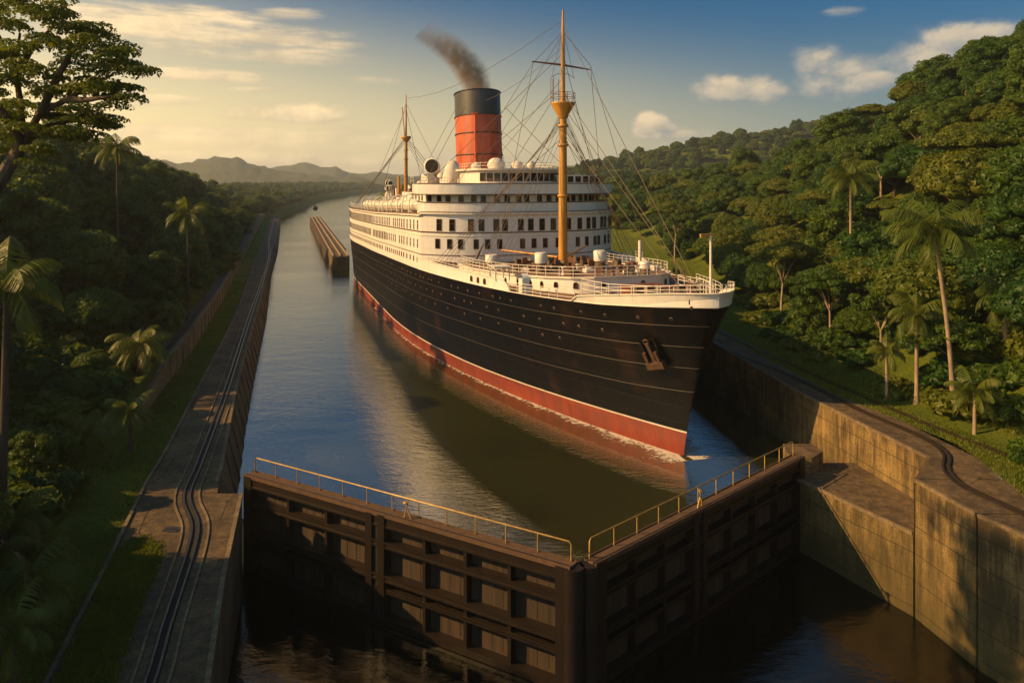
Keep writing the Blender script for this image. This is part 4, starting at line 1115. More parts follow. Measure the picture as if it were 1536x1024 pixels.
rail('bridge_railing', [L3(s, 12.7, 16.95) for s in (39.5, 41.4)] + [L3(41.5, 8.2, 16.95), L3(57, 8.2, 16.95)], 0.75, (1, .5), 0.026, 1.5)

# ---- funnel
b = MB(M['funnel_red'], M['funnel_black'])
def frow(z, a=4.2, w=3.25): 
    k = (z - 17.5) / 12.6; s0_ = 56.0 + 1.5 * k
    return [L3(s0_ + a * math.cos(t), w * math.sin(t), z + (0.35 * math.cos(t) * -k)) for t in np.linspace(0, 2 * math.pi, 40, endpoint=False)]
zs = [17.0, 19, 21, 23, 25, 26.4, 26.45, 28, 29.9]
rows = [frow(z) for z in zs]; V = [p for r in rows for p in r]
for i in range(len(zs) - 1):
    b.add(rows[i] + rows[i + 1], [(j, 40 + j, 40 + (j + 1) % 40, (j + 1) % 40) for j in range(40)], 0 if zs[i + 1] < 26.42 else 1, True)
inr = frow(29.9, 4.05, 3.1); ind = frow(27.5, 4.05, 3.1)
b.add(rows[-1] + inr, [(j, 40 + j, 40 + (j + 1) % 40, (j + 1) % 40) for j in range(40)], 1)
b.add(inr + ind, [(j, 40 + j, 40 + (j + 1) % 40, (j + 1) % 40) for j in range(40)], 1, True)
b.add(ind, [tuple(range(40))[::-1]], 1)
sp(b, 'funnel')
fun = SH.children[-1]
for z in (26.42, 23.9, 20.9, 29.85):
    r_ = frow(z, 4.26, 3.31); b = MB(M['funnel_black']); b.tube(r_ + [r_[0]], 0.075, 5, cap=False); sp(b, 'funnel_band')
b = MB(M['funnel_red']); b.tube([L3(52.2, 1.6, 17.5), L3(52.6, 1.6, 22), L3(53.1, 1.5, 26.6)], 0.14, 8); b.tube([L3(52.9, 1.2, 26.6), L3(52.9, 2.0, 26.6)], .16, 8); sp(b, 'steam_pipe')
b = MB(M['gear']); 
for k_ in range(28): b.box(L3(53.0 + .035 * k_, -1.5, 18.2 + k_ * .4), (.05, .5, .05))
for sg in (-1.25, -1.75): b.tube([L3(52.75, sg, 17.5), L3(54, sg, 29.5)], .04, 5)
sp(b, 'funnel_ladder')
b = MB(M['ship_white'], M['deck_wood'])
b.box(L3(56.5, 0, 16.0), (17, 10.4, 3.0)); sp(b, 'funnel_casing')
# ---- aft houses and gear on the boat deck
for (s0_, s1_, w, z0, z1) in ((63, 84, 5.2, 12.0, 15.4), (86, 101, 4.6, 11.5, 14.2), (104, 122, 4.0, 11.2, 13.6), (70, 78, 3.4, 15.4, 16.8)):
    b = MB(M['ship_white'], M['deck_wood']); b.box(L3((s0_ + s1_) / 2, 0, (z0 + z1) / 2), (s1_ - s0_, 2 * w, z1 - z0)); b.box(L3((s0_ + s1_) / 2, 0, z1 + .06), (s1_ - s0_ + .5, 2 * w + .5, .12), 1); sp(b, 'deck_house')
    for side in (1, -1):
        for k_ in range(int((s1_ - s0_) / 2.4)):
            rest2 = winmesh(.6, .8, False); o = link('house_window', rest2, SH); o.location = L3(s0_ + 1.4 + k_ * 2.4, side * w, (z0 + z1) / 2 + .35); o.rotation_euler = (0, 0, math.atan2(-side, 0))
def cowl(s, b_, z, h, r, ang):
    mb = MB(M['white_trim'], M['black'])
    d_ = Vector((math.cos(ang), math.sin(ang), 0)); base = L3(s, b_, z)
    mb.tube([base, base + Vector((0, 0, h * .55)), base + Vector((0, 0, h * .8)) + d_ * r * .15, base + Vector((0, 0, h)) + d_ * r * .7, base + Vector((0, 0, h * 1.04)) + d_ * r * 1.35], [r * .62, r * .62, r * .72, r * .95, r * 1.05], 16)
    e = base + Vector((0, 0, h * 1.045)) + d_ * (r * 1.36 + .1)
    mb.lathe(e, [(r * .93, 0.0), (r * .93, 0.02)], 16, 1, axis=(d_.x, d_.y, 0.1)); mb.lathe(e, [(r * 1.06, -.06), (r * 1.1, 0.05), (r * .95, .06)], 16, 0, axis=(d_.x, d_.y, 0.1), cap=False)
    return sp(mb, 'ventilator_cowl')
def dome(s, b_, z, r, h):
    mb = MB(M['canvas']); mb.lathe(L3(s, b_, z), [(r * .96, 0), (r, h * .45), (r * .95, h * .6), (r * .78, h * .8), (r * .45, h * .95), (0.02, h)], 18); return sp(mb, 'domed_ventilator')
cowl(52, 7.4, 15.7, 3.4, 1.0, R(-30))
b = MB(M['ship_white'], M['deck_wood']); b.box(L3(49.6, 0, 16.3), (16.2, 17.0, 1.1)); b.box(L3(49.6, 0, 16.89), (16.6, 17.4, .1), 1); sp(b, 'bridge_deck_casing')
cowl(97, 6.5, 12, 4.6, .6, R(-20)); cowl(104, 6, 11.5, 4, .55, R(20)); cowl(91, 7, 12.4, 4.2, .5, R(-30)); cowl(110, 5, 11.5, 4, .5, R(-10))
dome(49.5, 5.6, 16.95, 1.1, 3.1); dome(44, 1.2, 18.7, 1.1, 1.55); dome(43.2, -1.4, 18.7, .8, 1.15); dome(42.6, -3.0, 18.7, .55, 1.2); dome(45, 3.6, 18.7, .6, 1.0)
dome(62, 3.2, 16.9, .9, 2.0); dome(68.5, 6.2, 15.4, .8, 1.9); dome(72, 2, 16.8, .8, 1.8)
for (s, b_, z, w, h) in ((47, 9.5, 16.95, 1.3, 1.1), (66, 3, 15.4, 1.6, 1.2), (82, 2, 15.4, 1.6, 1.6), (80, -3, 15.4, 1.3, 2.0), (90, 1, 14.2, 2, 1.5), (95, -2, 14.2, 1.5, 2.0), (99, 2, 14.2, 1, 1.4), (106, 0, 13.6, 2, 1.6), (120, 1.5, 13.6, 1.6, 1.8), (118, -1.5, 13.6, 1.2, 2.6), (112, 2.4, 13.6, 1.1, 2.0)):
    mb = MB(M['gear' if (int(s) % 3 == 0) else 'white_trim']); mb.box(L3(s, b_, z + h / 2), (w, w * .8, h), 0, R(int(s * 7) % 30)); mb.box(L3(s, b_, z + h + .05), (w * 1.1, w * .9, .1)); sp(mb, 'deck_locker')
# derricks / king posts aft
for (s, b_) in ((108, 3), (108, -3), (100, 4.2)):
    mb = MB(M['mast']); mb.tube([L3(s, b_, 11.5), L3(s, b_, 18.2)], [.28, .18], 10); mb.tube([L3(s, b_, 13.5), L3(s - 6, b_ * 1.1, 16.6)], .11, 7); sp(mb, 'king_post')
# ---- lifeboats under canvas, slung over the boat deck
def lifeboat(s, b_, z, side, lab):
    r_ = empty('lifeboat', SH.matrix_basis @ L3(s, b_, z), SH.rotation_euler.z, lab, 'lifeboat', 'lifeboats along the starboard boat deck' if side > 0 else 'lifeboats along the port boat deck')
    ys_ = np.linspace(-1, 1, 15); prof = [(-1.0, .25), (-.75, .62), (-.3, .95), (0.0, 1.0)]
    mb = MB(M['white_trim']); rows = []
    for t in ys_:
        wsc = (1 - abs(t) ** 2.6) ** .7; dep = .85 + .15 * (1 - abs(t) ** 2)
        rows.append([Vector((t * 3.6, sg * 1.15 * q[1] * wsc, .95 + q[0] * .95 * dep + .2 * t * t)) for sg, q in ([(-1, p_) for p_ in prof[::-1]] + [(1, p_) for p_ in prof])])
    n_ = len(rows[0])
    mb.add([p for r in rows for p in r], [(i * n_ + j, i * n_ + j + 1, (i + 1) * n_ + j + 1, (i + 1) * n_ + j) for i in range(14) for j in range(n_ - 1)], 0, True)
    mb.build('boat_hull', r_)
    mb = MB(M['canvas']); rows = []
    for t in ys_:
        wsc = (1 - abs(t) ** 2.6) ** .7
        rows.append([Vector((t * 3.65, 1.2 * wsc * math.cos(a_), .98 + .2 * t * t + (.72 * (1 - .35 * t * t) + .06 * math.sin(t * 14)) * math.sin(a_) * min(1, wsc * 1.4) - .1)) for a_ in np.linspace(0, math.pi, 9)])
    mb.add([p for r in rows for p in r], [(i * 9 + j, (i + 1) * 9 + j, (i + 1) * 9 + j + 1, i * 9 + j + 1) for i in range(14) for j in range(8)], 0, True)
    mb.build('canvas_cover', r_)
    for t in (-2.4, 2.4):
        mb = MB(M['white_trim']); sg = -side
        mb.tube([(t, side * 1.25, -.1), (t, side * 1.3, .9), (t, side * 1.1, 1.8), (t, side * .5, 2.25), (t, -side * .1, 2.2)], .09, 7); mb.tube([(t, 0, 2.2), (t, 0, 1.3)], .035, 5)
        mb.build('davit', r_)
names = ['lifeboat nearest the bridge, under white canvas on the boat deck', 'second lifeboat back from the bridge, under white canvas', 'third lifeboat back from the bridge, under white canvas', 'fourth lifeboat back from the bridge, under white canvas', 'fifth lifeboat back from the bridge, beside the aft mast', 'rearmost lifeboat under canvas at the stern end of the boat deck']
for i, s in enumerate((47.5, 56.2, 64.9, 73.6, 82.3, 91)):
    lifeboat(s, hb(s, zb(s)) - 1.5, zA1(s) + 0.35, -1, names[i])
# ---- masts
def mast(s, z0, z1, r0, nestz, yardz=None, yl=3.2):
    mb = MB(M['mast']); zt_ = nestz
    mb.tube([L3(s, 0, z0), L3(s, 0, (z0 + nestz) / 2), L3(s, 0, nestz)], [r0, r0 * .93, r0 * .75], 16)
    mb.tube([L3(s, 0, nestz - .5), L3(s, 0, nestz + (z1 - nestz) * .6), L3(s, 0, z1)], [r0 * .52, r0 * .42, r0 * .2], 12)
    for z in (nestz - 2.6, nestz - 4.6, (z0 + nestz) / 2 - 1):
        mb.lathe(L3(s, 0, z), [(r0 * .8, -.15), (r0 * 1.2, -.1), (r0 * 1.25, .1), (r0 * .8, .16)], 14)
    return mb
mb = mast(24, 7.9, 35.0, .47, 25.6); sp(mb, 'fore_mast')
fm_ = SH.children[-1]
b = MB(M['mast'], M['mast_dark']); b.lathe(L3(24, 0, 24.1), [(.5, -.3), (.62, .1), (1.25, 1.15), (1.32, 1.3), (1.2, 1.3), (.5, 1.25)], 14); sp(b, 'crows_nest')
b = MB(M['mast_dark'])
for t in np.linspace(0, 2 * math.pi, 11)[:-1]:
    c_ = L3(24 + 1.25 * math.cos(t), 1.25 * math.sin(t), 25.4); b.tube([c_, c_ + Vector((0, 0, 1.0 if int(t * 10) % 3 else 2.6))], .03, 5)
for zz in (.5, 1.0): b.tube([L3(24 + 1.25 * math.cos(t), 1.25 * math.sin(t), 25.4 + zz) for t in np.linspace(0, 2 * math.pi, 17)], .028, 5)
b.tube([L3(24, 1.3, 28.0), L3(24, .6, 28.4), L3(24, -.6, 28.4), L3(24, -1.3, 28.0)], .03, 5)
sp(b, 'nest_railing')
b = MB(M['mast_dark']); b.tube([L3(24.2, 3.35, 29.55), L3(24.2, 0, 29.35), L3(24.2, -3.1, 29.0)], [.07, .12, .07], 8); sp(b, 'yardarm')
mb = mast(115.7, 12.0, 36.0, .42, 26.5); sp(mb, 'aft_mast')
b = MB(M['mast']); b.lathe(L3(115.7, 0, 26), [(.4, -.3), (1.1, .5), (1.1, .9), (.4, .9)], 10); b.tube([L3(115.7, .2, 26), L3(115.4, .9, 33.2)], .1, 6); sp(b, 'mast_platform')
# jackstaff at the bow
b = MB(M['white_trim'], M['gold']); b.tube([L3(-3.6, 0, 8.6), L3(-3.6, 0, 13.55)], [.11, .08], 10); b.box(L3(-3.6, .25, 13.62), (.15, 1.3, .1), 1, R(8)); b.box(L3(-3.6, .5, 13.5), (.12, .7, .16), 1, R(8)); sp(b, 'jackstaff')
# rigging
RIG = []
def wire(a, b_, r_=0.035, mat='wire', sag=0.0):
    a = Vector(a); b_ = Vector(b_); n = 6 if sag else 1
    mb = MB(M[mat]); mb.tube([a.lerp(b_, i / n) - Vector((0, 0, sag * 4 * (i / n) * (1 - i / n))) for i in range(n + 1)], r_, 4, cap=False)
    return sp(mb, 'rigging_wire')
for i in range(7):
    s = 25.0 + i * 1.35
    for side in (1, -1): wire(L3(24, side * .35, 24.2 - .25 * i), L3(s, side * (hb(s, zb(s)) - .9 if i > 2 else 8.2), 8.5), .024)
for i in range(3):
    for side in (1, -1): wire(L3(24, side * .3, 23.5 - i), L3(22.4 - i * 1.4, side * 7.9, 8.5), .024)
wire(L3(24, 0, 33.5), L3(-2.6, 0, 9.0), .035); wire(L3(24, 0, 26.5), L3(0.5, -1.5, 8.8), .038); wire(L3(24, .4, 22.8), L3(4.5, -2.5, 8.6), .038)
wire(L3(24, 0, 25), L3(6.5, -4.5, 8.6), .04)
for side in (1, -1):
    wire(L3(24.2, side * 3.2, 29.4), L3(33.8, side * 8.8, 17.0), .026); wire(L3(24, 0, 32.8), L3(24.2, side * 3.2, 29.4), .026)
    wire(L3(24, 0, 32.5), L3(38, side * 5.2, 18.6), .03); wire(L3(24, 0, 30.5), L3(40, side * 11, 17), .03)
    wire(L3(24, 0, 28), L3(36.4, side * 4.6, 18.7), .028); wire(L3(24, 0, 27), L3(35, side * 9.5, 17), .028)
    wire(L3(24, 0, 33), L3(24, side * 1.25, 28.0), .022); wire(L3(24, side * 1.25, 25.5), L3(30, side * 10, 9), .026)
    wire(L3(24.2, side * 3.2, 29.4), L3(21, side * 8.2, 9.5), .026)
    wire(L3(24, side * .4, 21.5), L3(31, side * 7.5, 13.4), .028)
    for k_ in range(4): wire(L3(115.7, 0, 27 - k_ * .4), L3(112 + 4.5 * k_, side * (hb(112 + 4.5 * k_, 5) - 1), 12), .05)
    wire(L3(115.7, 0, 34), L3(102, side * 8, 12.2), .045); wire(L3(115.7, 0, 33), L3(128, side * 7, 12), .045)
    wire(L3(53, side * 3, 27.5), L3(44, side * 10.5, 17), .035); wire(L3(59, side * 3, 27.5), L3(68, side * 9, 13), .035)
wire(L3(24, 0, 34), L3(115.7, 0, 35.2), .03, sag=2.0); wire(L3(53.5, 0, 28.5), L3(24, .2, 31), .025, sag=.6); wire(L3(53.5, -1.5, 25), L3(38, -4, 18.7), .03); wire(L3(53.3, -2.5, 22.5), L3(40, -1.5, 18.7), .03)
b = MB(M['gear']); b.tube([L3(31.5, 6.4, 10.4), L3(31.0, 7.2, 9.2), L3(30.6, 7.8, 8.2)], [.06, .16, .1], 7); sp(b, 'derrick_rope')
b = MB(M['mast']); b.tube([L3(24.3, .5, 9.4), L3(30.5, 4.6, 9.7)], .11, 8); sp(b, 'derrick_boom')
b = MB(M['mast']); b.tube([L3(24.3, -.5, 9.4), L3(30.5, -5.4, 9.9)], .11, 8); sp(b, 'derrick_boom')
# ---- forecastle gear
def drumvent(s, b_, r_, h, col='white_trim'):
    mb = MB(M[col], M['gear']); mb.lathe(L3(s, b_, zF(s)), [(r_, 0), (r_, h * .45)], 14, 1); mb.lathe(L3(s, b_, zF(s) + h * .45), [(r_ * 1.15, 0), (r_ * 1.2, h * .5), (r_ * 1.0, h * .55)], 14, 0); return sp(mb, 'mushroom_ventilator')
drumvent(20, 3.9, .52, 1.9); drumvent(20.5, -2.6, .55, 1.9); drumvent(27, 6.8, .6, 1.5); drumvent(10.6, -2.4, .4, 1.2)
b = MB(M['white_trim']); b.tube([L3(15, -4.2, 8.7), L3(15, -4.2, 11.7)], .16, 10); sp(b, 'signal_post')
def winch(s, b_, z, k_=1.0, rz=0):
    mb = MB(M['gear'], M['mast_dark']); c_ = L3(s, b_, z)
    mb.box(c_ + Vector((0, 0, .2 * k_)), (1.3 * k_, .9 * k_, .4 * k_), 0, rz)
    mb.lathe(c_ + Vector((0, -.9 * k_, .75 * k_)), [(.45 * k_, 0), (.45 * k_, .06), (.25 * k_, .08), (.25 * k_, 1.7 * k_), (.45 * k_, 1.72 * k_), (.45 * k_, 1.8 * k_)], 12, 0, axis=(0, 1, 0))
    mb.box(c_ + Vector((.5 * k_, 0, .8 * k_)), (.5 * k_, .6 * k_, .8 * k_), 1, rz); return sp(mb, 'winch')
for q_ in ((21.5, 1.8, .9), (21.5, -1.8, .9), (27.5, 3.2, .9), (27.5, -3.6, .9), (26, 0, 1.), (17.5, 4.4, .7), (17.0, -4.4, .7)): winch(q_[0], q_[1], zF(q_[0]), q_[2])
for i in range(54):
    s = random.uniform(11.5, 31); b_ = random.uniform(-6.6, 6.8) * (0.6 if s < 15 else 1); h = random.uniform(.25, .8)
    mb = MB(M[random.choice(['gear', 'gear', 'white_trim', 'mast_dark'])]); 
    if i % 2: mb.box(L3(s, b_, zF(s) + h / 2), (random.uniform(.3, 1), random.uniform(.3, .9), h), 0, random.uniform(0, 1)); mb.box(L3(s, b_, zF(s) + h + .03), (.5, .5, .06), 0)
    else: mb.lathe(L3(s, b_, zF(s)), [(.22, 0), (.16, .1), (.14, h * .8), (.24, h * .85), (.24, h)], 10)
    sp(mb, 'deck_fitting')
# white canopied frame on the side and a curved white breakwater plate
b = MB(M['white_trim'])
for s in (15.4, 17.2):
    for bb in (9.9, 8.6): b.tube([L3(s, bb, 8.4), L3(s, bb, 9.6)], .06, 6)
b.box(L3(16.3, 9.25, 9.64), (2.1, 1.6, .08)); sp(b, 'gangway_frame')
b = MB(M['ship_white'])
ar = [L3(14.4, 8.9, zb(14))]
V = []; 
for t in np.linspace(0, math.pi / 2, 8): V.append((13.2 + .9 * (1 - math.cos(t)) , 1.9 * math.sin(t)))
rows = [[L3(11.9 + .75 * u_, 7.9 + .5 * w_, 7.6 + h_) for u_, h_ in [(0, 0)] + [(0 + (.0 if t < .01 else (1 - math.cos(t)) * .8), 1.2 + .55 * math.sin(t)) for t in np.linspace(0, math.pi / 2, 6)]] for w_ in (0, 1.2)]
b.add(rows[0] + rows[1], [(i, i + 1, 7 + i + 1, 7 + i) for i in range(6)], 0, True)
b.box(L3(12.6, 8.2, 8.25), (1.0, .6, 1.3)); sp(b, 'breakwater')
# red clutter, bollards and windlass on the bow
for i in range(34):
    s = random.uniform(-3.2, 8.2); w_ = hb(s, zb(s)) - .9; b_ = random.uniform(-w_, w_)
    z = zb(s) - .05; h = random.uniform(.25, .75)
    mb = MB(M[random.choice(['red_deck', 'red_deck', 'red_deck', 'gear', 'black'])])
    if i % 3 == 0: mb.lathe(L3(s, b_, z), [(.24, 0), (.18, .08), (.16, h), (.26, h + .05), (.26, h + .16)], 10); mb.lathe(L3(s + .6, b_, z), [(.24, 0), (.18, .08), (.16, h), (.26, h + .05), (.26, h + .16)], 10)
    elif i % 3 == 1: mb.box(L3(s, b_, z + h / 2), (random.uniform(.4, 1.6), random.uniform(.3, .7), h), 0, random.uniform(0, 3)); mb.box(L3(s, b_, z + h + .04), (.3, .3, .1))
    else: mb.tube([L3(s, b_, z + .15), L3(s + random.uniform(-2, 2), b_ + random.uniform(-.6, .6), z + .2)], .13, 6)
    sp(mb, 'bollard' if i % 3 == 0 else 'deck_fitting')
winch(2.5, 1.8, zb(2.5), 1.1); winch(2.5, -1.8, zb(2.5), 1.1)
b = MB(M['red_deck']); b.box(L3(5.8, 0, zb(5) + .35), (3, 3.4, .8)); b.box(L3(5.8, 0, zb(5) + .78), (3.2, 3.6, .1)); sp(b, 'hatch')
for s, side in ((-3.4, 1), (-3.4, -1)):
    pass

# ---- foam where the bow meets the water
me_v = []; me_f = []; uvs = []
for side in (1, -1):
    ns = 60; o = len(me_v)
    for i in range(ns + 1):
        s = -0.9 + i * 1.3 if side > 0 else -0.9 + i * 0.5
        b0 = hb(max(s, 0.0), -2.98); w = (1.0 + 1.8 * math.exp(-abs(s) / 8)) * (1 + .3 * math.sin(i * 1.7))
        for k_ in range(6):
            t = k_ / 5; q = SH.matrix_basis @ L3(s - t * .2, side * (b0 - .3 + (w + .3) * t), -3.0); me_v.append((q.x, q.y, -2.985 + 0.0)); uvs.append((max(0, s / 60), t))
    for i in range(ns):
        for k_ in range(5):
            a = o + i * 6 + k_; f = (a, a + 6, a + 7, a + 1); me_f.append(f)
me = bpy.data.meshes.new('foam'); me.from_pydata(me_v, [], me_f); me.materials.append(M['foam'])
ul = me.uv_layers.new(name='UVMap')
for lp in me.loops: ul.data[lp.index].uv = uvs[lp.vertex_index]
tag(link('bow_foam', me), kind='stuff')

# ---- funnel smoke
m, nt, b_, out = newmat('funnel_smoke'); nt.n.remove(b_)
pv = nt.new('ShaderNodeVolumePrincipled'); g = nt.new('ShaderNodeTexCoord')
n = nt.noise(g.outputs['Object'], 0.55, 6, 0.65, 1.2)
n2 = nt.noise(g.outputs['Object'], 1.3, 3, 0.6)
att = nt.new('ShaderNodeSeparateXYZ'); nt.l.new(g.outputs['Object'], att.inputs[0])
fade = nt.rng(att.outputs[2], 0, 9.6, 1.0, 0.05)
cxm = nt.math('MULTIPLY', nt.math('POWER', nt.math('MAXIMUM', att.outputs[2], 0.0), 2.0), -0.082)
dxx = nt.math('SUBTRACT', att.outputs[0], cxm)
rr_ = nt.math('SQRT', nt.math('ADD', nt.math('MULTIPLY', dxx, dxx), nt.math('MULTIPLY', att.outputs[1], att.outputs[1])))
edge = nt.rng(nt.math('DIVIDE', rr_, nt.math('ADD', 2.0, nt.math('MULTIPLY', att.outputs[2], 0.2))), 0.35, 1.15, 1, 0, True)
dn = nt.math('MULTIPLY', nt.rng(nt.math('ADD', nt.math('MULTIPLY', n, .75), nt.math('MULTIPLY', n2, .25)), 0.38, 0.66), fade)
nt.put(pv.inputs['Density'], nt.math('MULTIPLY', nt.math('MULTIPLY', dn, edge), 2.3))
pv.inputs['Color'].default_value = (0.40, 0.28, 0.17, 1); nt.l.new(pv.outputs[0], out.inputs['Volume'])
sm = MB(m); f0 = SH.matrix_basis @ L3(57.5, 0, 29.5)
path = [(0.2, 0), (-.1, 2.0), (-.7, 4.0), (-2.2, 5.6), (-4.2, 7.0), (-6.2, 8.3), (-7.4, 9.6)]
sm.tube([(x, 0.3 * x * 0, z) for x, z in path], [2.4, 2.9, 3.5, 4.0, 4.3, 4.3, 2.6], 18)
o = sm.build('funnel_smoke'); o.location = (f0.x, f0.y, f0.z); tag(o, kind='stuff')
# ================================================================ vegetation
def arr_mesh(name, V, F4, mats, mi=None, smooth=False):
    me = bpy.data.meshes.new(name); nf = len(F4); k = F4.shape[1]
    me.vertices.add(len(V)); me.vertices.foreach_set('co', V.astype(np.float32).ravel())
    me.loops.add(nf * k); me.loops.foreach_set('vertex_index', F4.astype(np.int32).ravel())
    me.polygons.add(nf); me.polygons.foreach_set('loop_start', (np.arange(nf) * k).astype(np.int32)); me.polygons.foreach_set('loop_total', np.full(nf, k, dtype=np.int32))
    for mm in mats: me.materials.append(mm)
    if mi is not None: me.polygons.foreach_set('material_index', mi.astype(np.int32))
    me.update(calc_edges=True); return me
def leaf_quads(centers, radii, per, size, up=0.25, flat=1.0, g=rng):
    """leaf sprays over ellipsoid clumps; returns verts, quads"""
    Vs = []
    for c, r in zip(centers, radii):
        n = per if isinstance(per, int) else int(per * r[0] * r[0])
        d = g.normal(size=(n, 3)); d /= np.linalg.norm(d, axis=1)[:, None]
        d[:, 2] = np.where(d[:, 2] < -0.3, -d[:, 2], d[:, 2])
        rr = 0.72 + 0.34 * g.random(n) ** 0.7
        pos = c + d * np.array(r) * rr[:, None]
        nr = d + g.normal(size=(n, 3)) * 0.55 + np.array([0, 0, up]); nr /= np.linalg.norm(nr, axis=1)[:, None]
        t = np.cross(nr, g.normal(size=(n, 3))); t /= np.linalg.norm(t, axis=1)[:, None]
        b = np.cross(nr, t)
        s = size * (0.6 + 0.8 * g.random(n))[:, None]
        Vs.append(np.stack([pos - t * s, pos - b * s * .5 + nr * s * .12, pos + t * s, pos + b * s * .5 + nr * s * .12], 1).reshape(-1, 3))
    V = np.concatenate(Vs); F = np.arange(len(V)).reshape(-1, 4)
    return V, F
def ico_core(centers, radii, k=0.74):
    import bmesh
    bm = bmesh.new(); bmesh.ops.create_icosphere(bm, subdivisions=2, radius=1.0)
    v0 = np.array([v.co[:] for v in bm.verts]); f0 = np.array([[v.index for v in f.verts] for f in bm.faces]); bm.free()
    Vs, Fs = [], []; o = 0
    for c, r in zip(centers, radii):
        j = 1 + 0.16 * np.sin(v0[:, :1] * 5 + c[0]) * np.cos(v0[:, 1:2] * 4 + c[1])
        Vs.append(c + v0 * np.array(r) * k * j); Fs.append(f0 + o); o += len(v0)
    return np.concatenate(Vs), np.concatenate(Fs)
def crown_mesh(name, mat, kind, seed, R0=3.0, per=230, size=0.155):
    g = np.random.default_rng(seed); cs, rs = [], []
    if kind == 'dome':
        n = 34
        for i in range(n):
            t = i / n; ph = i * 2.4; ct = 1 - 1.25 * t; st = math.sqrt(max(0, 1 - ct * ct))
            c = np.array([st * math.cos(ph), st * math.sin(ph), ct * .72]) * R0 * (0.72 + .2 * g.random()); c[2] += R0 * .15
            r = R0 * (0.24 + .16 * g.random()); cs.append(c); rs.append((r, r, r * .78))
    elif kind == 'umbrella':
        n = 30
        for i in range(n):
            ph = i * 2.4; rad = math.sqrt((i + .5) / n) * R0 * 1.15
            c = np.array([rad * math.cos(ph), rad * math.sin(ph), R0 * .45 * (1 - (rad / (R0 * 1.2)) ** 2) + g.normal() * .15])
            r = R0 * (0.24 + .12 * g.random()); cs.append(c); rs.append((r * 1.15, r * 1.15, r * .55))
    elif kind == 'tall':
        n = 36
        for i in range(n):
            t = i / n; ph = i * 2.4; z = (t - .45) * R0 * 2.1; w = R0 * .72 * math.sqrt(max(.1, 1 - ((t - .4) / .66) ** 2))
            c = np.array([w * math.cos(ph), w * math.sin(ph), z]) * (1 + g.normal() * .08)
            r = R0 * (0.24 + .14 * g.random()); cs.append(c); rs.append((r, r, r * .8))
    elif kind == 'ragged':
        n = 26
        for i in range(n):
            d = g.normal(size=3); d /= np.linalg.norm(d); d[2] = abs(d[2]) * .9 - .15
            c = d * R0 * (0.45 + .55 * g.random()); r = R0 * (0.2 + .18 * g.random()); cs.append(c); rs.append((r, r, r * .7))
    elif kind == 'bush':
        n = 16
        for i in range(n):
            ph = i * 2.4; rad = math.sqrt((i + .5) / n) * R0
            c = np.array([rad * math.cos(ph), rad * math.sin(ph), R0 * .45 * (1 - .6 * (rad / R0) ** 2) * (0.7 + .5 * g.random())])
            r = R0 * (0.24 + .18 * g.random()); cs.append(c); rs.append((r, r, r * .85))
    V, F = leaf_quads(cs, rs, per, size, g=g)
    Vc, Fc = ico_core(cs, rs)
    V2 = np.concatenate([V, Vc]); n4 = len(F)
    me = bpy.data.meshes.new(name)
    me.vertices.add(len(V2)); me.vertices.foreach_set('co', V2.astype(np.float32).ravel())
    loops = np.concatenate([F.ravel(), (Fc + len(V)).ravel()]).astype(np.int32)
    me.loops.add(len(loops)); me.loops.foreach_set('vertex_index', loops)
    st = np.concatenate([np.arange(n4) * 4, n4 * 4 + np.arange(len(Fc)) * 3]).astype(np.int32); tot = np.concatenate([np.full(n4, 4), np.full(len(Fc), 3)]).astype(np.int32)
    me.polygons.add(n4 + len(Fc)); me.polygons.foreach_set('loop_start', st); me.polygons.foreach_set('loop_total', tot)
    me.materials.append(M[mat]); me.update(calc_edges=True)
    return me
def trunk_mesh(name, mat, h, r0, limbs, seed, spread=2.0, lean=0.3):
    g = random.Random(seed); b = MB(M[mat]); top = Vector((g.uniform(-lean, lean), g.uniform(-lean, lean), h * .62))
    b.tube([(0, 0, -0.6), (0, 0, .1), tuple(top * .5 + Vector((g.uniform(-.1, .1), 0, 0))), tuple(top)], [r0 * 1.5, r0, r0 * .8, r0 * .62], 7)
    for i in range(limbs):
        a = 2 * math.pi * i / limbs + g.uniform(-.4, .4); e = Vector((math.cos(a) * spread * g.uniform(.5, 1), math.sin(a) * spread * g.uniform(.5, 1), h * g.uniform(.9, 1.15)))
        m_ = top.lerp(e, .5) + Vector((0, 0, .2)); b.tube([tuple(top * .96), tuple(m_), tuple(e)], [r0 * .5, r0 * .33, r0 * .12], 5)
    return b.mesh(name)
# proto: (kind, leaf material, trunk height to crown base, crown size, bark)
PR = []
for i, (kind, mat, th, bark, lim) in enumerate([('dome', 'leaf', 4.2, 'bark_dark', 4), ('dome', 'leaf_olive', 4.6, 'bark_dark', 4), ('umbrella', 'leaf_olive', 6.2, 'bark_pale', 5), ('tall', 'leaf_deep', 4.2, 'bark_dark', 3), ('ragged', 'leaf', 4.4, 'bark_pale', 4), ('dome', 'leaf_deep', 4.0, 'bark_dark', 4), ('tall', 'leaf', 4.6, 'bark_pale', 4), ('umbrella', 'leaf', 5.6, 'bark_pale', 5)]):
    cm = crown_mesh('crown_%s' % kind, mat, kind, 10 + i); tm = trunk_mesh('trunk', bark, th, .17, lim, i)
    PR.append((cm, tm, th, kind))
KN = {'dome': 'rounded', 'umbrella': 'flat-topped', 'tall': 'tall narrow', 'ragged': 'open ragged'}
BUSH = [crown_mesh('bush_leaves', m_, 'bush', 40 + i, 1.2, 110, .17) for i, m_ in enumerate(('leaf', 'leaf_olive', 'leaf_deep'))]

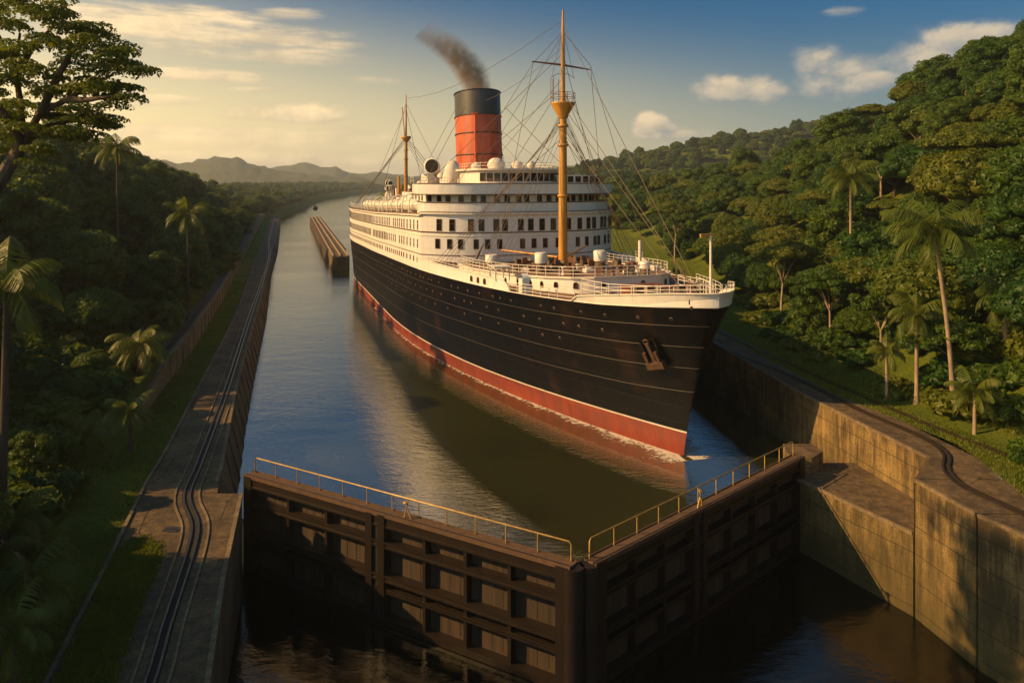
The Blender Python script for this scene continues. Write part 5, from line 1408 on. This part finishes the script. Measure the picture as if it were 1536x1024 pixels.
def ground(x, y): return hleft(x, y) if x < 0 and (x < fXR(y) if y < 372 else x < (shoreL(y) + shoreR(y)) / 2) else hright(x, y)
spots = []          # (size rank, x, y, proto, scale, rot, side)
def inview(x, y, m=6): return y > 8 and abs(x) < 0.70 * y + m
keep_out = []       # palms and special trees reserve their place
# ---- palms -------------------------------------------------------------
def frond_set(seed, n=15, L=3.0):
    g = random.Random(seed); V = []; F = []
    for i in range(n):
        az_ = i * 2.4 + g.uniform(-.2, .2); el0 = R(75 - 95 * (i / n) + g.uniform(-8, 8)); Lf = L * g.uniform(.85, 1.1); droop = g.uniform(.75, 1.15)
        p = Vector((0, 0, 0)); pts = []; el_ = el0
        for k in range(13):
            pts.append((p.copy(), el_)); st = Lf / 12; p = p + Vector((math.cos(az_) * math.cos(el_), math.sin(az_) * math.cos(el_), math.sin(el_))) * st; el_ -= droop * (.09 + .012 * k)
        side = Vector((-math.sin(az_), math.cos(az_), 0))
        for k in range(12):                       # rib
            a, b_ = pts[k][0], pts[k + 1][0]; w = .035 * (1 - k / 13); o = len(V)
            V += [a - side * w, a + side * w, b_ + side * w * .9, b_ - side * w * .9]; F.append((o, o + 1, o + 2, o + 3))
        for k in range(34):
            t = .1 + .9 * k / 34; q = t * 12; i0 = min(11, int(q)); a = pts[i0][0].lerp(pts[i0 + 1][0], q - i0); e_ = pts[i0][1]
            dirf = Vector((math.cos(az_) * math.cos(e_), math.sin(az_) * math.cos(e_), math.sin(e_)))
            ll = Lf * .30 * math.sin(math.pi * min(1, .12 + t * .86)) ** .7 + .08
            for sg in (-1, 1):
                dr = (side * sg * .8 + dirf * .55 + Vector((0, 0, -.55 - .5 * g.random()))).normalized(); w = dirf * .032; o = len(V)
                mid = a + dr * ll * .55; tip = a + dr * ll + Vector((0, 0, -.16 * ll))
                V += [a - w, a + w, mid + w * .9, mid - w * .9]; F.append((o, o + 1, o + 2, o + 3)); o = len(V)
                V += [mid - w * .9, mid + w * .9, tip + w * .15, tip - w * .15]; F.append((o, o + 1, o + 2, o + 3))
    me = arr_mesh('fronds', np.array([v[:] for v in V]), np.array(F), [M['palm_leaf']]); return me
FR_ = [frond_set(3), frond_set(8, 17, 3.1), frond_set(12, 13, 2.8)]
def palm_trunk(h, r, lean, seed, mat='bark_pale'):
    b = MB(M[mat]); n = 12; pts = []; rs = []
    for i in range(n + 1):
        t = i / n; pts.append((lean[0] * t ** 1.6, lean[1] * t ** 1.6, -0.5 + (h + .5) * t)); rs.append(r * (1.35 - .55 * min(1, t * 4)) if t < .25 else r * (.95 - .3 * t))
    b.tube(pts, rs, 8); return b.mesh('trunk'), Vector(pts[-1])
def palm(px, base_py, top_py, D, label, scale=1.0, fr=0, leanx=0.0, nuts=True, grp=None, basez=None, low=None):
    """px of base, rows of base and crown centre, distance D"""
    zc = CH - (top_py - HOR) * D / KF; x = (px - 768) / KF * D
    z0 = ground(x, D) if basez is None else basez
    if low: zc = z0 + low
    h = max(1.0, zc - z0)
    r_ = empty('palm_tree', (x, D, z0), 0, label, 'palm tree', grp or 'palm trees on the banks')
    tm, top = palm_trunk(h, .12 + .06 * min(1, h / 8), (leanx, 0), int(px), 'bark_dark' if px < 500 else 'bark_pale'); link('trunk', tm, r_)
    o = link('fronds', FR_[fr], r_); o.location = top; o.scale = (scale,) * 3; o.rotation_euler = (0, 0, px * .7)
    if nuts:
        b = MB(M['leaf_olive'])
        for a in range(6): b.lathe((.2 * math.cos(a), .2 * math.sin(a), -.25), [(.02, -.14), (.12, -.06), (.13, .04), (.02, .13)], 8)
        o = b.build('coconut_cluster', r_); o.location = top
    keep_out.append((x, D, 1.6)); keep_out.append((x * .93, D * .93, 1.8)); keep_out.append((x * .86, D * .86, 1.5)); keep_out.append((x * .79, D * .79, 1.2))
    return r_
palm(1430, 568, 345, 51.5, 'tallest palm on the right bank with a long leaning pale trunk', 1.22, 1, -1.35)
palm(1375, 560, 470, 53.5, 'short palm just left of the tall leaning palm', .85, 0)
palm(1508, 530, 440, 52.0, 'palm with a broad crown at the right edge of the picture', 1.0, 2)
palm(1276, 345, 268, 74.0, 'palm standing high on the right hillside above the other palms', 1.05, 1)
palm(1330, 560, 525, 55.0, 'low young palm left of the two mid-size palms on the right', .62, 2, nuts=False)
palm(1462, 640, 590, 47.5, 'small palm at the foot of the right jungle beside the rail', .72, 0, nuts=False)
palm(1393, 300, 238, 100.0, 'distant palm poking out of the canopy on the right slope', .9, 0, nuts=False)
palm(176, 245, 222, 92.0, 'palm rising above the left forest skyline', 1.15, 1)
palm(282, 372, 322, 84.0, 'golden palm at the edge of the left forest beside the grass', 1.05, 0)
palm(3, 620, 425, 29.5, 'big palm with drooping fronds at the left edge', .95, 2, leanx=.2)
palm(208, 450, 428, 60.0, 'low dark palm in the shade of the left forest', .95, 1, nuts=False, low=2.2)
palm(128, 575, 558, 47.0, 'small drooping palm in deep shade under the left trees', .7, 0, nuts=False, low=1.6)
palm(255, 395, 372, 76.0, 'shaded palm at the grass edge left of the canal', .8, 2, nuts=False, low=2.2)
for (px, py, D, lab, s) in ((195, 640, 46, 'fan of dark fronds beside the left walkway', .62), (15, 715, 31, 'bright drooping frond clump at the lower left edge', .7), (60, 765, 30, 'middle drooping frond clump at lower left', .62), (40, 820, 27.5, 'lowest drooping frond clump at lower left', .7), (20, 925, 25.0, 'shadowed frond clump in the bottom left corner', .6)):
    palm(px, py, py - 25, D, lab, s, (px % 3), nuts=False, low=1.3 + (px % 4) * .2, grp='low palms beside the left walkway')

# ---- special trees with visible pale trunks on the right
def tree_at(px, base_py, D, proto, scale, label, trunk_scale=1.0, name='broadleaf_tree', grp='pale-trunked trees on the right slope', zoff=0.0):
    x = (px - 768) / KF * D; z = ground(x, D) + zoff; cm, tm, th, kind = PR[proto]
    r_ = empty(name, (x, D, z), 0, label, 'tree', grp)
    t_ = link('trunk', tm, r_); t_.scale = (scale * 1.0, scale * 1.0, scale * trunk_scale)
    c_ = link('crown', cm, r_); c_.location = (0, 0, th * scale * trunk_scale + .4 * scale); c_.scale = (scale,) * 3; c_.rotation_euler = (0, 0, px * .37)
    keep_out.append((x, D, 2.4)); keep_out.append((x * .92, D * .92, 2.4))
    return r_
tree_at(1172, 380, 84, 2, .95, 'pale-trunked flat-topped tree above the jackstaff of the ship', 1.15)
tree_at(1245, 430, 70, 7, .85, 'pale-trunked tree midway between the jackstaff and the tall palm', 1.1)
tree_at(1322, 450, 62, 4, .8, 'ragged tree with thin dark limbs left of the tall palm', 1.1)
tree_at(1452, 290, 80, 2, 1.05, 'forked white-trunked tree high on the right slope', 1.3)
tree_at(1322, 270, 105, 4, 1.2, 'thin forked tree near the right ridge', 1.3)
tree_at(1012, 330, 150, 2, 1.2, 'pale-trunked tree right of the bridge of the ship', 1.2, grp='pale-trunked trees on the right slope')

# ---- broadleaf forest spots
def free(x, y):
    return all((x - a) ** 2 + (y - b) ** 2 > r * r for a, b, r in keep_out)
def scatter(side):
    y = 14.0
    while y < 360:
        sp_ = (3.9 if side > 0 else 4.6) + .016 * y
        f = fFL(y) if side < 0 else fFR(y)
        width = (abs(f) * 0 + (max(0, 0.70 * y + 14 - abs(f)) if side < 0 else max(0, .70 * y + 18 - f)))
        width = min(width, 62 if side < 0 else 95)
        if side < 0: width = max(width, 20)
        o = 1.2
        while o < width:
            x = (f - o if side < 0 else f + o) + random.uniform(-.35, .35) * sp_; yy = y + random.uniform(-.4, .4) * sp_
            o += sp_ * random.uniform(.85, 1.15)
            if not inview(x, yy, 16) or not free(x, yy): continue
            if side > 0 and x > fRX(yy) + 8: continue
            edge = o < sp_ * 2.2
            pi = random.choice([0, 0, 1, 1, 5, 6, 4, 2, 3, 7]) if side > 0 else random.choice([0, 5, 3, 5, 6, 0, 4, 3])
            sc = random.choice([random.uniform(.6, .85), random.uniform(.8, 1.1), random.uniform(.85, 1.1), random.uniform(1.1, 1.4)]) * (1 + .0012 * y) * (.72 if edge else 1.0)
            if pi in (2, 7) or side < 0: sc = min(sc, 1.05)
            if side < 0: sc *= 1.45 if not edge else 1.2
            if side < 0 and x < -19 and any(abs(yy - (yc - .105 * (-14 - x))) < wd for yc, wd in ((39.5, 6.5), (59, 5.5))): sc = min(sc, 1.0) * .4
            spots.append((x, yy, pi, sc, random.uniform(0, 6.28), side))
        y += sp_ * .9
scatter(-1); scatter(1)
# random.choice order is stable: rank by size in the picture
spots.sort(key=lambda t: -t[3] / t[1] if abs(t[0]) < .69 * t[1] + 1 else 0)
main, extra = spots[:285], spots[285:]
protos_used = {}
def zone(x, y, side):
    o = (fFL(y) - x) if side < 0 else (x - fFR(y))
    a = 'at the grassy foot of' if o < 7 else ('on the middle of' if o < 24 else 'high on')
    d = 'close to the lock' if y < 60 else ('abreast of the bow' if y < 90 else ('abreast of the bridge' if y < 140 else 'far beyond the ship'))
    return a, d
for (x, y, pi, sc, ro, side) in main:
    cm, tm, th, kind = PR[pi]; a, d = zone(x, y, side); w = 'left' if side < 0 else 'right'
    lab = '%s tree %s the %s slope, %s' % (KN[kind], a, w, d)
    r_ = empty('broadleaf_tree', (x, y, ground(x, y)), ro, lab, 'tree', '%s jungle trees %s the %s slope, %s' % (KN[kind], a, w, d))
    h = .62 if side > 0 else .85
    if side > 0 and kind in ('dome', 'tall'): h = random.uniform(.38, .7)
    t_ = link('trunk', tm, r_); t_.scale = (sc, sc, sc * h)
    c_ = link('crown', cm, r_); c_.location = (0, 0, th * sc * h + .3 * sc); c_.scale = (sc, sc, sc * random.uniform(.85, 1.1))
    protos_used.setdefault(pi, c_)
# far canopy (uncountable): crowns instanced on points
class Far:
    def __init__(s): s.p = []; s.s = []; s.r = []
pc = bpy.data.collections.new('canopy_kinds')
for k, o in protos_used.items(): pc.objects.link(o)
def canopy_stuff(name, pts):
    me = bpy.data.meshes.new(name); me.from_pydata([p[:3] for p in pts], [], [])
    a = me.attributes.new('tree_scale', 'FLOAT', 'POINT'); a.data.foreach_set('value', [p[3] for p in pts])
    a = me.attributes.new('tree_rot', 'FLOAT_VECTOR', 'POINT'); a.data.foreach_set('vector', np.array([(0, 0, p[4]) for p in pts]).ravel())
    o = link(name, me)
    ng = bpy.data.node_groups.new(name, 'GeometryNodeTree'); ng.interface.new_socket('Geometry', in_out='INPUT', socket_type='NodeSocketGeometry'); ng.interface.new_socket('Geometry', in_out='OUTPUT', socket_type='NodeSocketGeometry')
    N = ng.nodes; gi = N.new('NodeGroupInput'); go = N.new('NodeGroupOutput'); ci = N.new('GeometryNodeCollectionInfo'); ip = N.new('GeometryNodeInstanceOnPoints')
    ci.inputs['Collection'].default_value = pc; ci.inputs['Separate Children'].default_value = True; ci.inputs['Reset Children'].default_value = True
    at = N.new('GeometryNodeInputNamedAttribute'); at.data_type = 'FLOAT'; at.inputs[0].default_value = 'tree_scale'
    ar = N.new('GeometryNodeInputNamedAttribute'); ar.data_type = 'FLOAT_VECTOR'; ar.inputs[0].default_value = 'tree_rot'
    l = ng.links; l.new(gi.outputs[0], ip.inputs['Points']); l.new(ci.outputs[0], ip.inputs['Instance']); ip.inputs['Pick Instance'].default_value = True
    l.new(ar.outputs[0], ip.inputs['Rotation']); l.new(at.outputs[0], ip.inputs['Scale']); l.new(ip.outputs[0], go.inputs[0])
    md = o.modifiers.new('canopy', 'NODES'); md.node_group = ng
    return tag(o, kind='stuff')
pts = [(x, y, ground(x, y) + 3.1 * sc, sc, ro) for (x, y, pi, sc, ro, side) in extra]
y = 350.0
while y < 1650:
    st = 6.5 + .006 * y
    for side in (-1, 1):
        f = fFL(y) if side < 0 else fFR(y); o = 0
        while o < (130 if side < 0 else (430 if 520 < y < 660 else 190)):
            x = f + side * o + random.uniform(-2, 2); yy = y + random.uniform(-3, 3); o += st * random.uniform(.8, 1.2)
            if side > 0 and yy > 680 and o > 60: continue
            if abs(x) < .7 * yy + 10: pts.append((x, yy, (hleft(x, yy) if side < 0 else hright(x, yy)) + 2.2, random.uniform(1.1, 1.9), random.uniform(0, 6)))
    y += st
canopy_stuff('distant_forest', pts)
# understorey bushes filling the banks below the crowns
bush_n = 0; bl = []
for side in (-1, 1):
    y = 22.0 if side < 0 else 36.0
    while y < 170:
        f = fFL(y) if side < 0 else fFR(y)
        for k in range((7 if side > 0 else 8) if y < 100 else 5):
            o = random.uniform(-.6, 7) if k < 3 else random.uniform(3, 16); x = f + side * o; yy = y + random.uniform(-.8, .8)
            if inview(x, yy, 3): bl.append((x, yy, random.uniform(.5, 1.25) * (1 if side > 0 else 1.45) * (1 + .004 * y), random.uniform(0, 6), random.randrange(3), side))
        y += 1.5 + .012 * y
bl.sort(key=lambda t: -t[2] / t[1])
for i, (x, y, sc, ro, k, side) in enumerate(bl[:298]):
    w = 'left' if side < 0 else 'right'; d = zone(x, y, side)[1]
    o = link('bush', BUSH[k]); o.location = (x, y, ground(x, y) - .1); o.rotation_euler = (0, 0, ro); o.scale = (sc * 1.1, sc * 1.1, sc)
    c_ = ('mid-green', 'olive', 'dark green')[k]
    tag(o, '%s bush at the foot of the %s forest, %s' % (c_, w, d), 'bush', '%s bushes at the foot of the %s forest, %s' % (c_, w, d))
# ---- the big spreading tree top left
bt = empty('spreading_tree', (-22.6, 31, hleft(-22.6, 31)), 0, 'huge dark spreading tree with layered branches at the top left', 'tree')
D0 = 31.0
def bp(px, py, dy=0.0):
    y = D0 + dy; return Vector(((px - 768) / KF * y + 22.6, y - 31, CH - (py - HOR) * y / KF - hleft(-22.6, 31)))
b = MB(M['bark_dark'])
b.tube([bp(-66, 480), bp(-30, 350), bp(0, 270), bp(34, 215)], [.42, .35, .3, .24], 9)
limbs = [[(34, 215), (60, 170, -.3), (100, 150, -.4), (140, 125, -.5), (170, 112, -.6)], [(34, 215), (30, 150, .8), (22, 100, 1.2), (30, 50, 1.5)], [(22, 110, 1.2), (0, 60, 1.5), (-20, 20, 1)], [(60, 170, -.5), (90, 110, -.3), (110, 70, .2), (150, 55, .5)], [(34, 215), (70, 190, 1.5), (110, 180, 2.5), (140, 165, 3)], [(34, 215), (0, 160, -1.5), (-20, 120, -2)], [(20, 120, 1.2), (50, 70, 2), (85, 35, 2.4)], [(100, 150, -.8), (130, 150, -1.6), (165, 145, -2)]]
for l_ in limbs:
    q = [bp(*p) for p in l_]; n_ = len(q); b.tube(q, [.15 * (1 - .8 * i / (n_ - 1)) + .02 for i in range(n_)], 7)
b.build('trunk', bt)
cs, rs = [], []
layout = [(40, 18), (80, 30), (115, 42), (150, 50), (10, 40), (-20, 20), (130, 70), (165, 78), (185, 95), (205, 108), (150, 95), (110, 88), (70, 62), (30, 72), (0, 80), (50, 100), (90, 118), (130, 122), (165, 130), (185, 145), (150, 148), (110, 140), (60, 135), (20, 120), (-10, 130), (60, 0), (20, -5), (90, 8), (95, 175), (130, 178), (150, 190), (60, 172), (25, 165), (0, 180), (80, 205), (115, 205), (30, 200), (-5, 220), (60, 230), (-30, 170), (-40, 80), (-50, 240)]
g = np.random.default_rng(77)
for (px, py) in layout:
    for k in range(4):
        c = bp(px + g.normal() * 11, py + g.normal() * 7, g.normal() * 1.3); r = .40 + .25 * g.random(); cs.append(np.array(c[:])); rs.append((r * 1.25, r * 1.25, r * .42))
V, F = leaf_quads(cs, rs, 190, .085, up=.5, g=g)
link('crown', arr_mesh('crown', V, F, [M['leaf_olive']]), bt)

# ---- grass tufts on the near strips
def blades(name, pts, h, n_each, label=None, spread=.2):
    g = np.random.default_rng(5); V = []
    P_ = np.array(pts); m_ = len(P_)
    P_ = np.repeat(P_, n_each, 0); n = len(P_)
    off = g.normal(size=(n, 2)) * spread; base = P_.copy(); base[:, :2] += off
    a = g.random(n) * 6.28; hh = h * (.5 + g.random(n)); w = .022 + .02 * g.random(n)
    t = np.stack([np.cos(a), np.sin(a), np.zeros(n)], 1); ln = g.normal(size=(n, 3)) * .35; ln[:, 2] = 1; ln /= np.linalg.norm(ln, axis=1)[:, None]
    V = np.stack([base - t * w[:, None], base + t * w[:, None], base + ln * hh[:, None]], 1).reshape(-1, 3)
    return tag(link(name, arr_mesh(name, V, np.arange(len(V)).reshape(-1, 3), [M['blade']])), kind='stuff')
gp_ = []
g = random.Random(3)
# left strip between apron and forest, right strip between wall and forest
for _ in range(9000):
    y = 22 + 110 * g.random() ** 1.8; lo, hi = fFL(y) - 1.5, (fLO(y) - .15)
    x = lo + (hi - lo) * g.random()
    if y > 50 and fXR(y) - 1.6 < x < fXR(y) + .1: continue
    gp_.append((x, y, hleft(x, y) - .04))
for _ in range(10000):
    y = 30 + 120 * g.random() ** 1.6; lo, hi = fRO(y) + .1, fFR(y) + 1.5
    x = lo + (hi - lo) * g.random(); gp_.append((x, y, hright(x, y) - .02))
blades('grass', gp_, .17, 7, spread=.22)
# grass growing over the left apron
pp = [P(215, 803, 0), P(241, 818, 0), P(236, 850, 0), P(215, 895, 0), P(190, 960, 0), P(168, 1024, 0), (-14.6, 20), (-14.0, 8), (-11.8, 8), (-15.4, 20), P(84, 1024, 0), P(120, 950, 0), P(150, 870, 0), P(165, 840, 0), P(190, 815, 0)]
pp = [P(215, 803, 0), P(241, 818, 0), P(236, 850, 0), P(215, 895, 0), P(190, 960, 0), P(168, 1024, 0), (-10.4, 10), (-11.6, 10), P(84, 1024, 0), P(120, 950, 0), P(150, 870, 0), P(165, 840, 0), P(190, 815, 0)]
b = MB(M['grass']); b.add([(x, y, .006) for x, y in pp], [tuple(range(len(pp)))[::-1] if False else tuple(range(len(pp)))])
tag(b.build('grass_patch_ground'), kind='stuff')
def inside(x, y, poly):
    c = False; j = len(poly) - 1
    for i in range(len(poly)):
        if (poly[i][1] > y) != (poly[j][1] > y) and x < (poly[j][0] - poly[i][0]) * (y - poly[i][1]) / (poly[j][1] - poly[i][1]) + poly[i][0]: c = not c
        j = i
    return c
gp2 = []
while len(gp2) < 2600:
    x, y = g.uniform(-19, -9), g.uniform(10, 38)
    if inside(x, y, pp): gp2.append((x, y, 0))
blades('apron_grass', gp2, .16, 11, spread=.13)

# ---- far hills
def ridge(name, Yd, prof, depth, seed, rough):
    n = 160; V = []; k = 9
    a0, a1 = prof[0][0], prof[-1][0]
    for i in range(n + 1):
        px = a0 + (a1 - a0) * i / n; py = np.interp(px, [p[0] for p in prof], [p[1] for p in prof])
        x = (px - 768) / KF * Yd; top = CH + (HOR - py) * Yd / KF
        nz = mnoise.fractal(Vector((px * .035, seed, 0)), 1.0, 2.0, 6) * rough
        top += nz
        for j in range(k):
            t = j / (k - 1); prof_ = math.sin(math.pi * t)
            V.append((x * (1 + (t - .5) * depth / Yd), Yd + (t - .5) * depth, -3.5 + (top + 3.5) * prof_ ** .8 + (mnoise.noise(Vector((px * .1, t * 6, seed))) * rough * .8 if 0 < j < k - 1 else 0)))
    F = [(i * k + j, (i + 1) * k + j, (i + 1) * k + j + 1, i * k + j + 1) for i in range(n) for j in range(k - 1)]
    b = MB(M['far_hill']); b.add(V, F, 0, True); return tag(b.build(name), kind='structure')
ridge('far_hills', 1750, [(-700, 215), (-300, 230), (0, 225), (200, 240), (285, 243), (310, 237), (345, 236), (380, 246), (420, 256), (520, 266), (640, 268)], 500, 1, 9)
ridge('far_mountains', 2500, [(200, 262), (380, 256), (415, 251), (455, 243), (500, 253), (545, 262), (575, 257), (620, 265), (700, 258), (800, 250), (880, 248), (950, 242), (1100, 235), (1400, 230), (2000, 225)], 700, 2, 14)

# ---- air
m, nt, b_, out = newmat('haze_air'); nt.n.remove(b_)
pv = nt.new('ShaderNodeVolumePrincipled'); pv.inputs['Color'].default_value = (0.84, 0.93, 1.0, 1); pv.inputs['Density'].default_value = 0.00021; pv.inputs['Anisotropy'].default_value = 0.3
nt.l.new(pv.outputs[0], out.inputs['Volume'])
b = MB(m); b.box((0, 2300, 36), (7000, 5000, 98)); tag(b.build('haze'), kind='stuff')
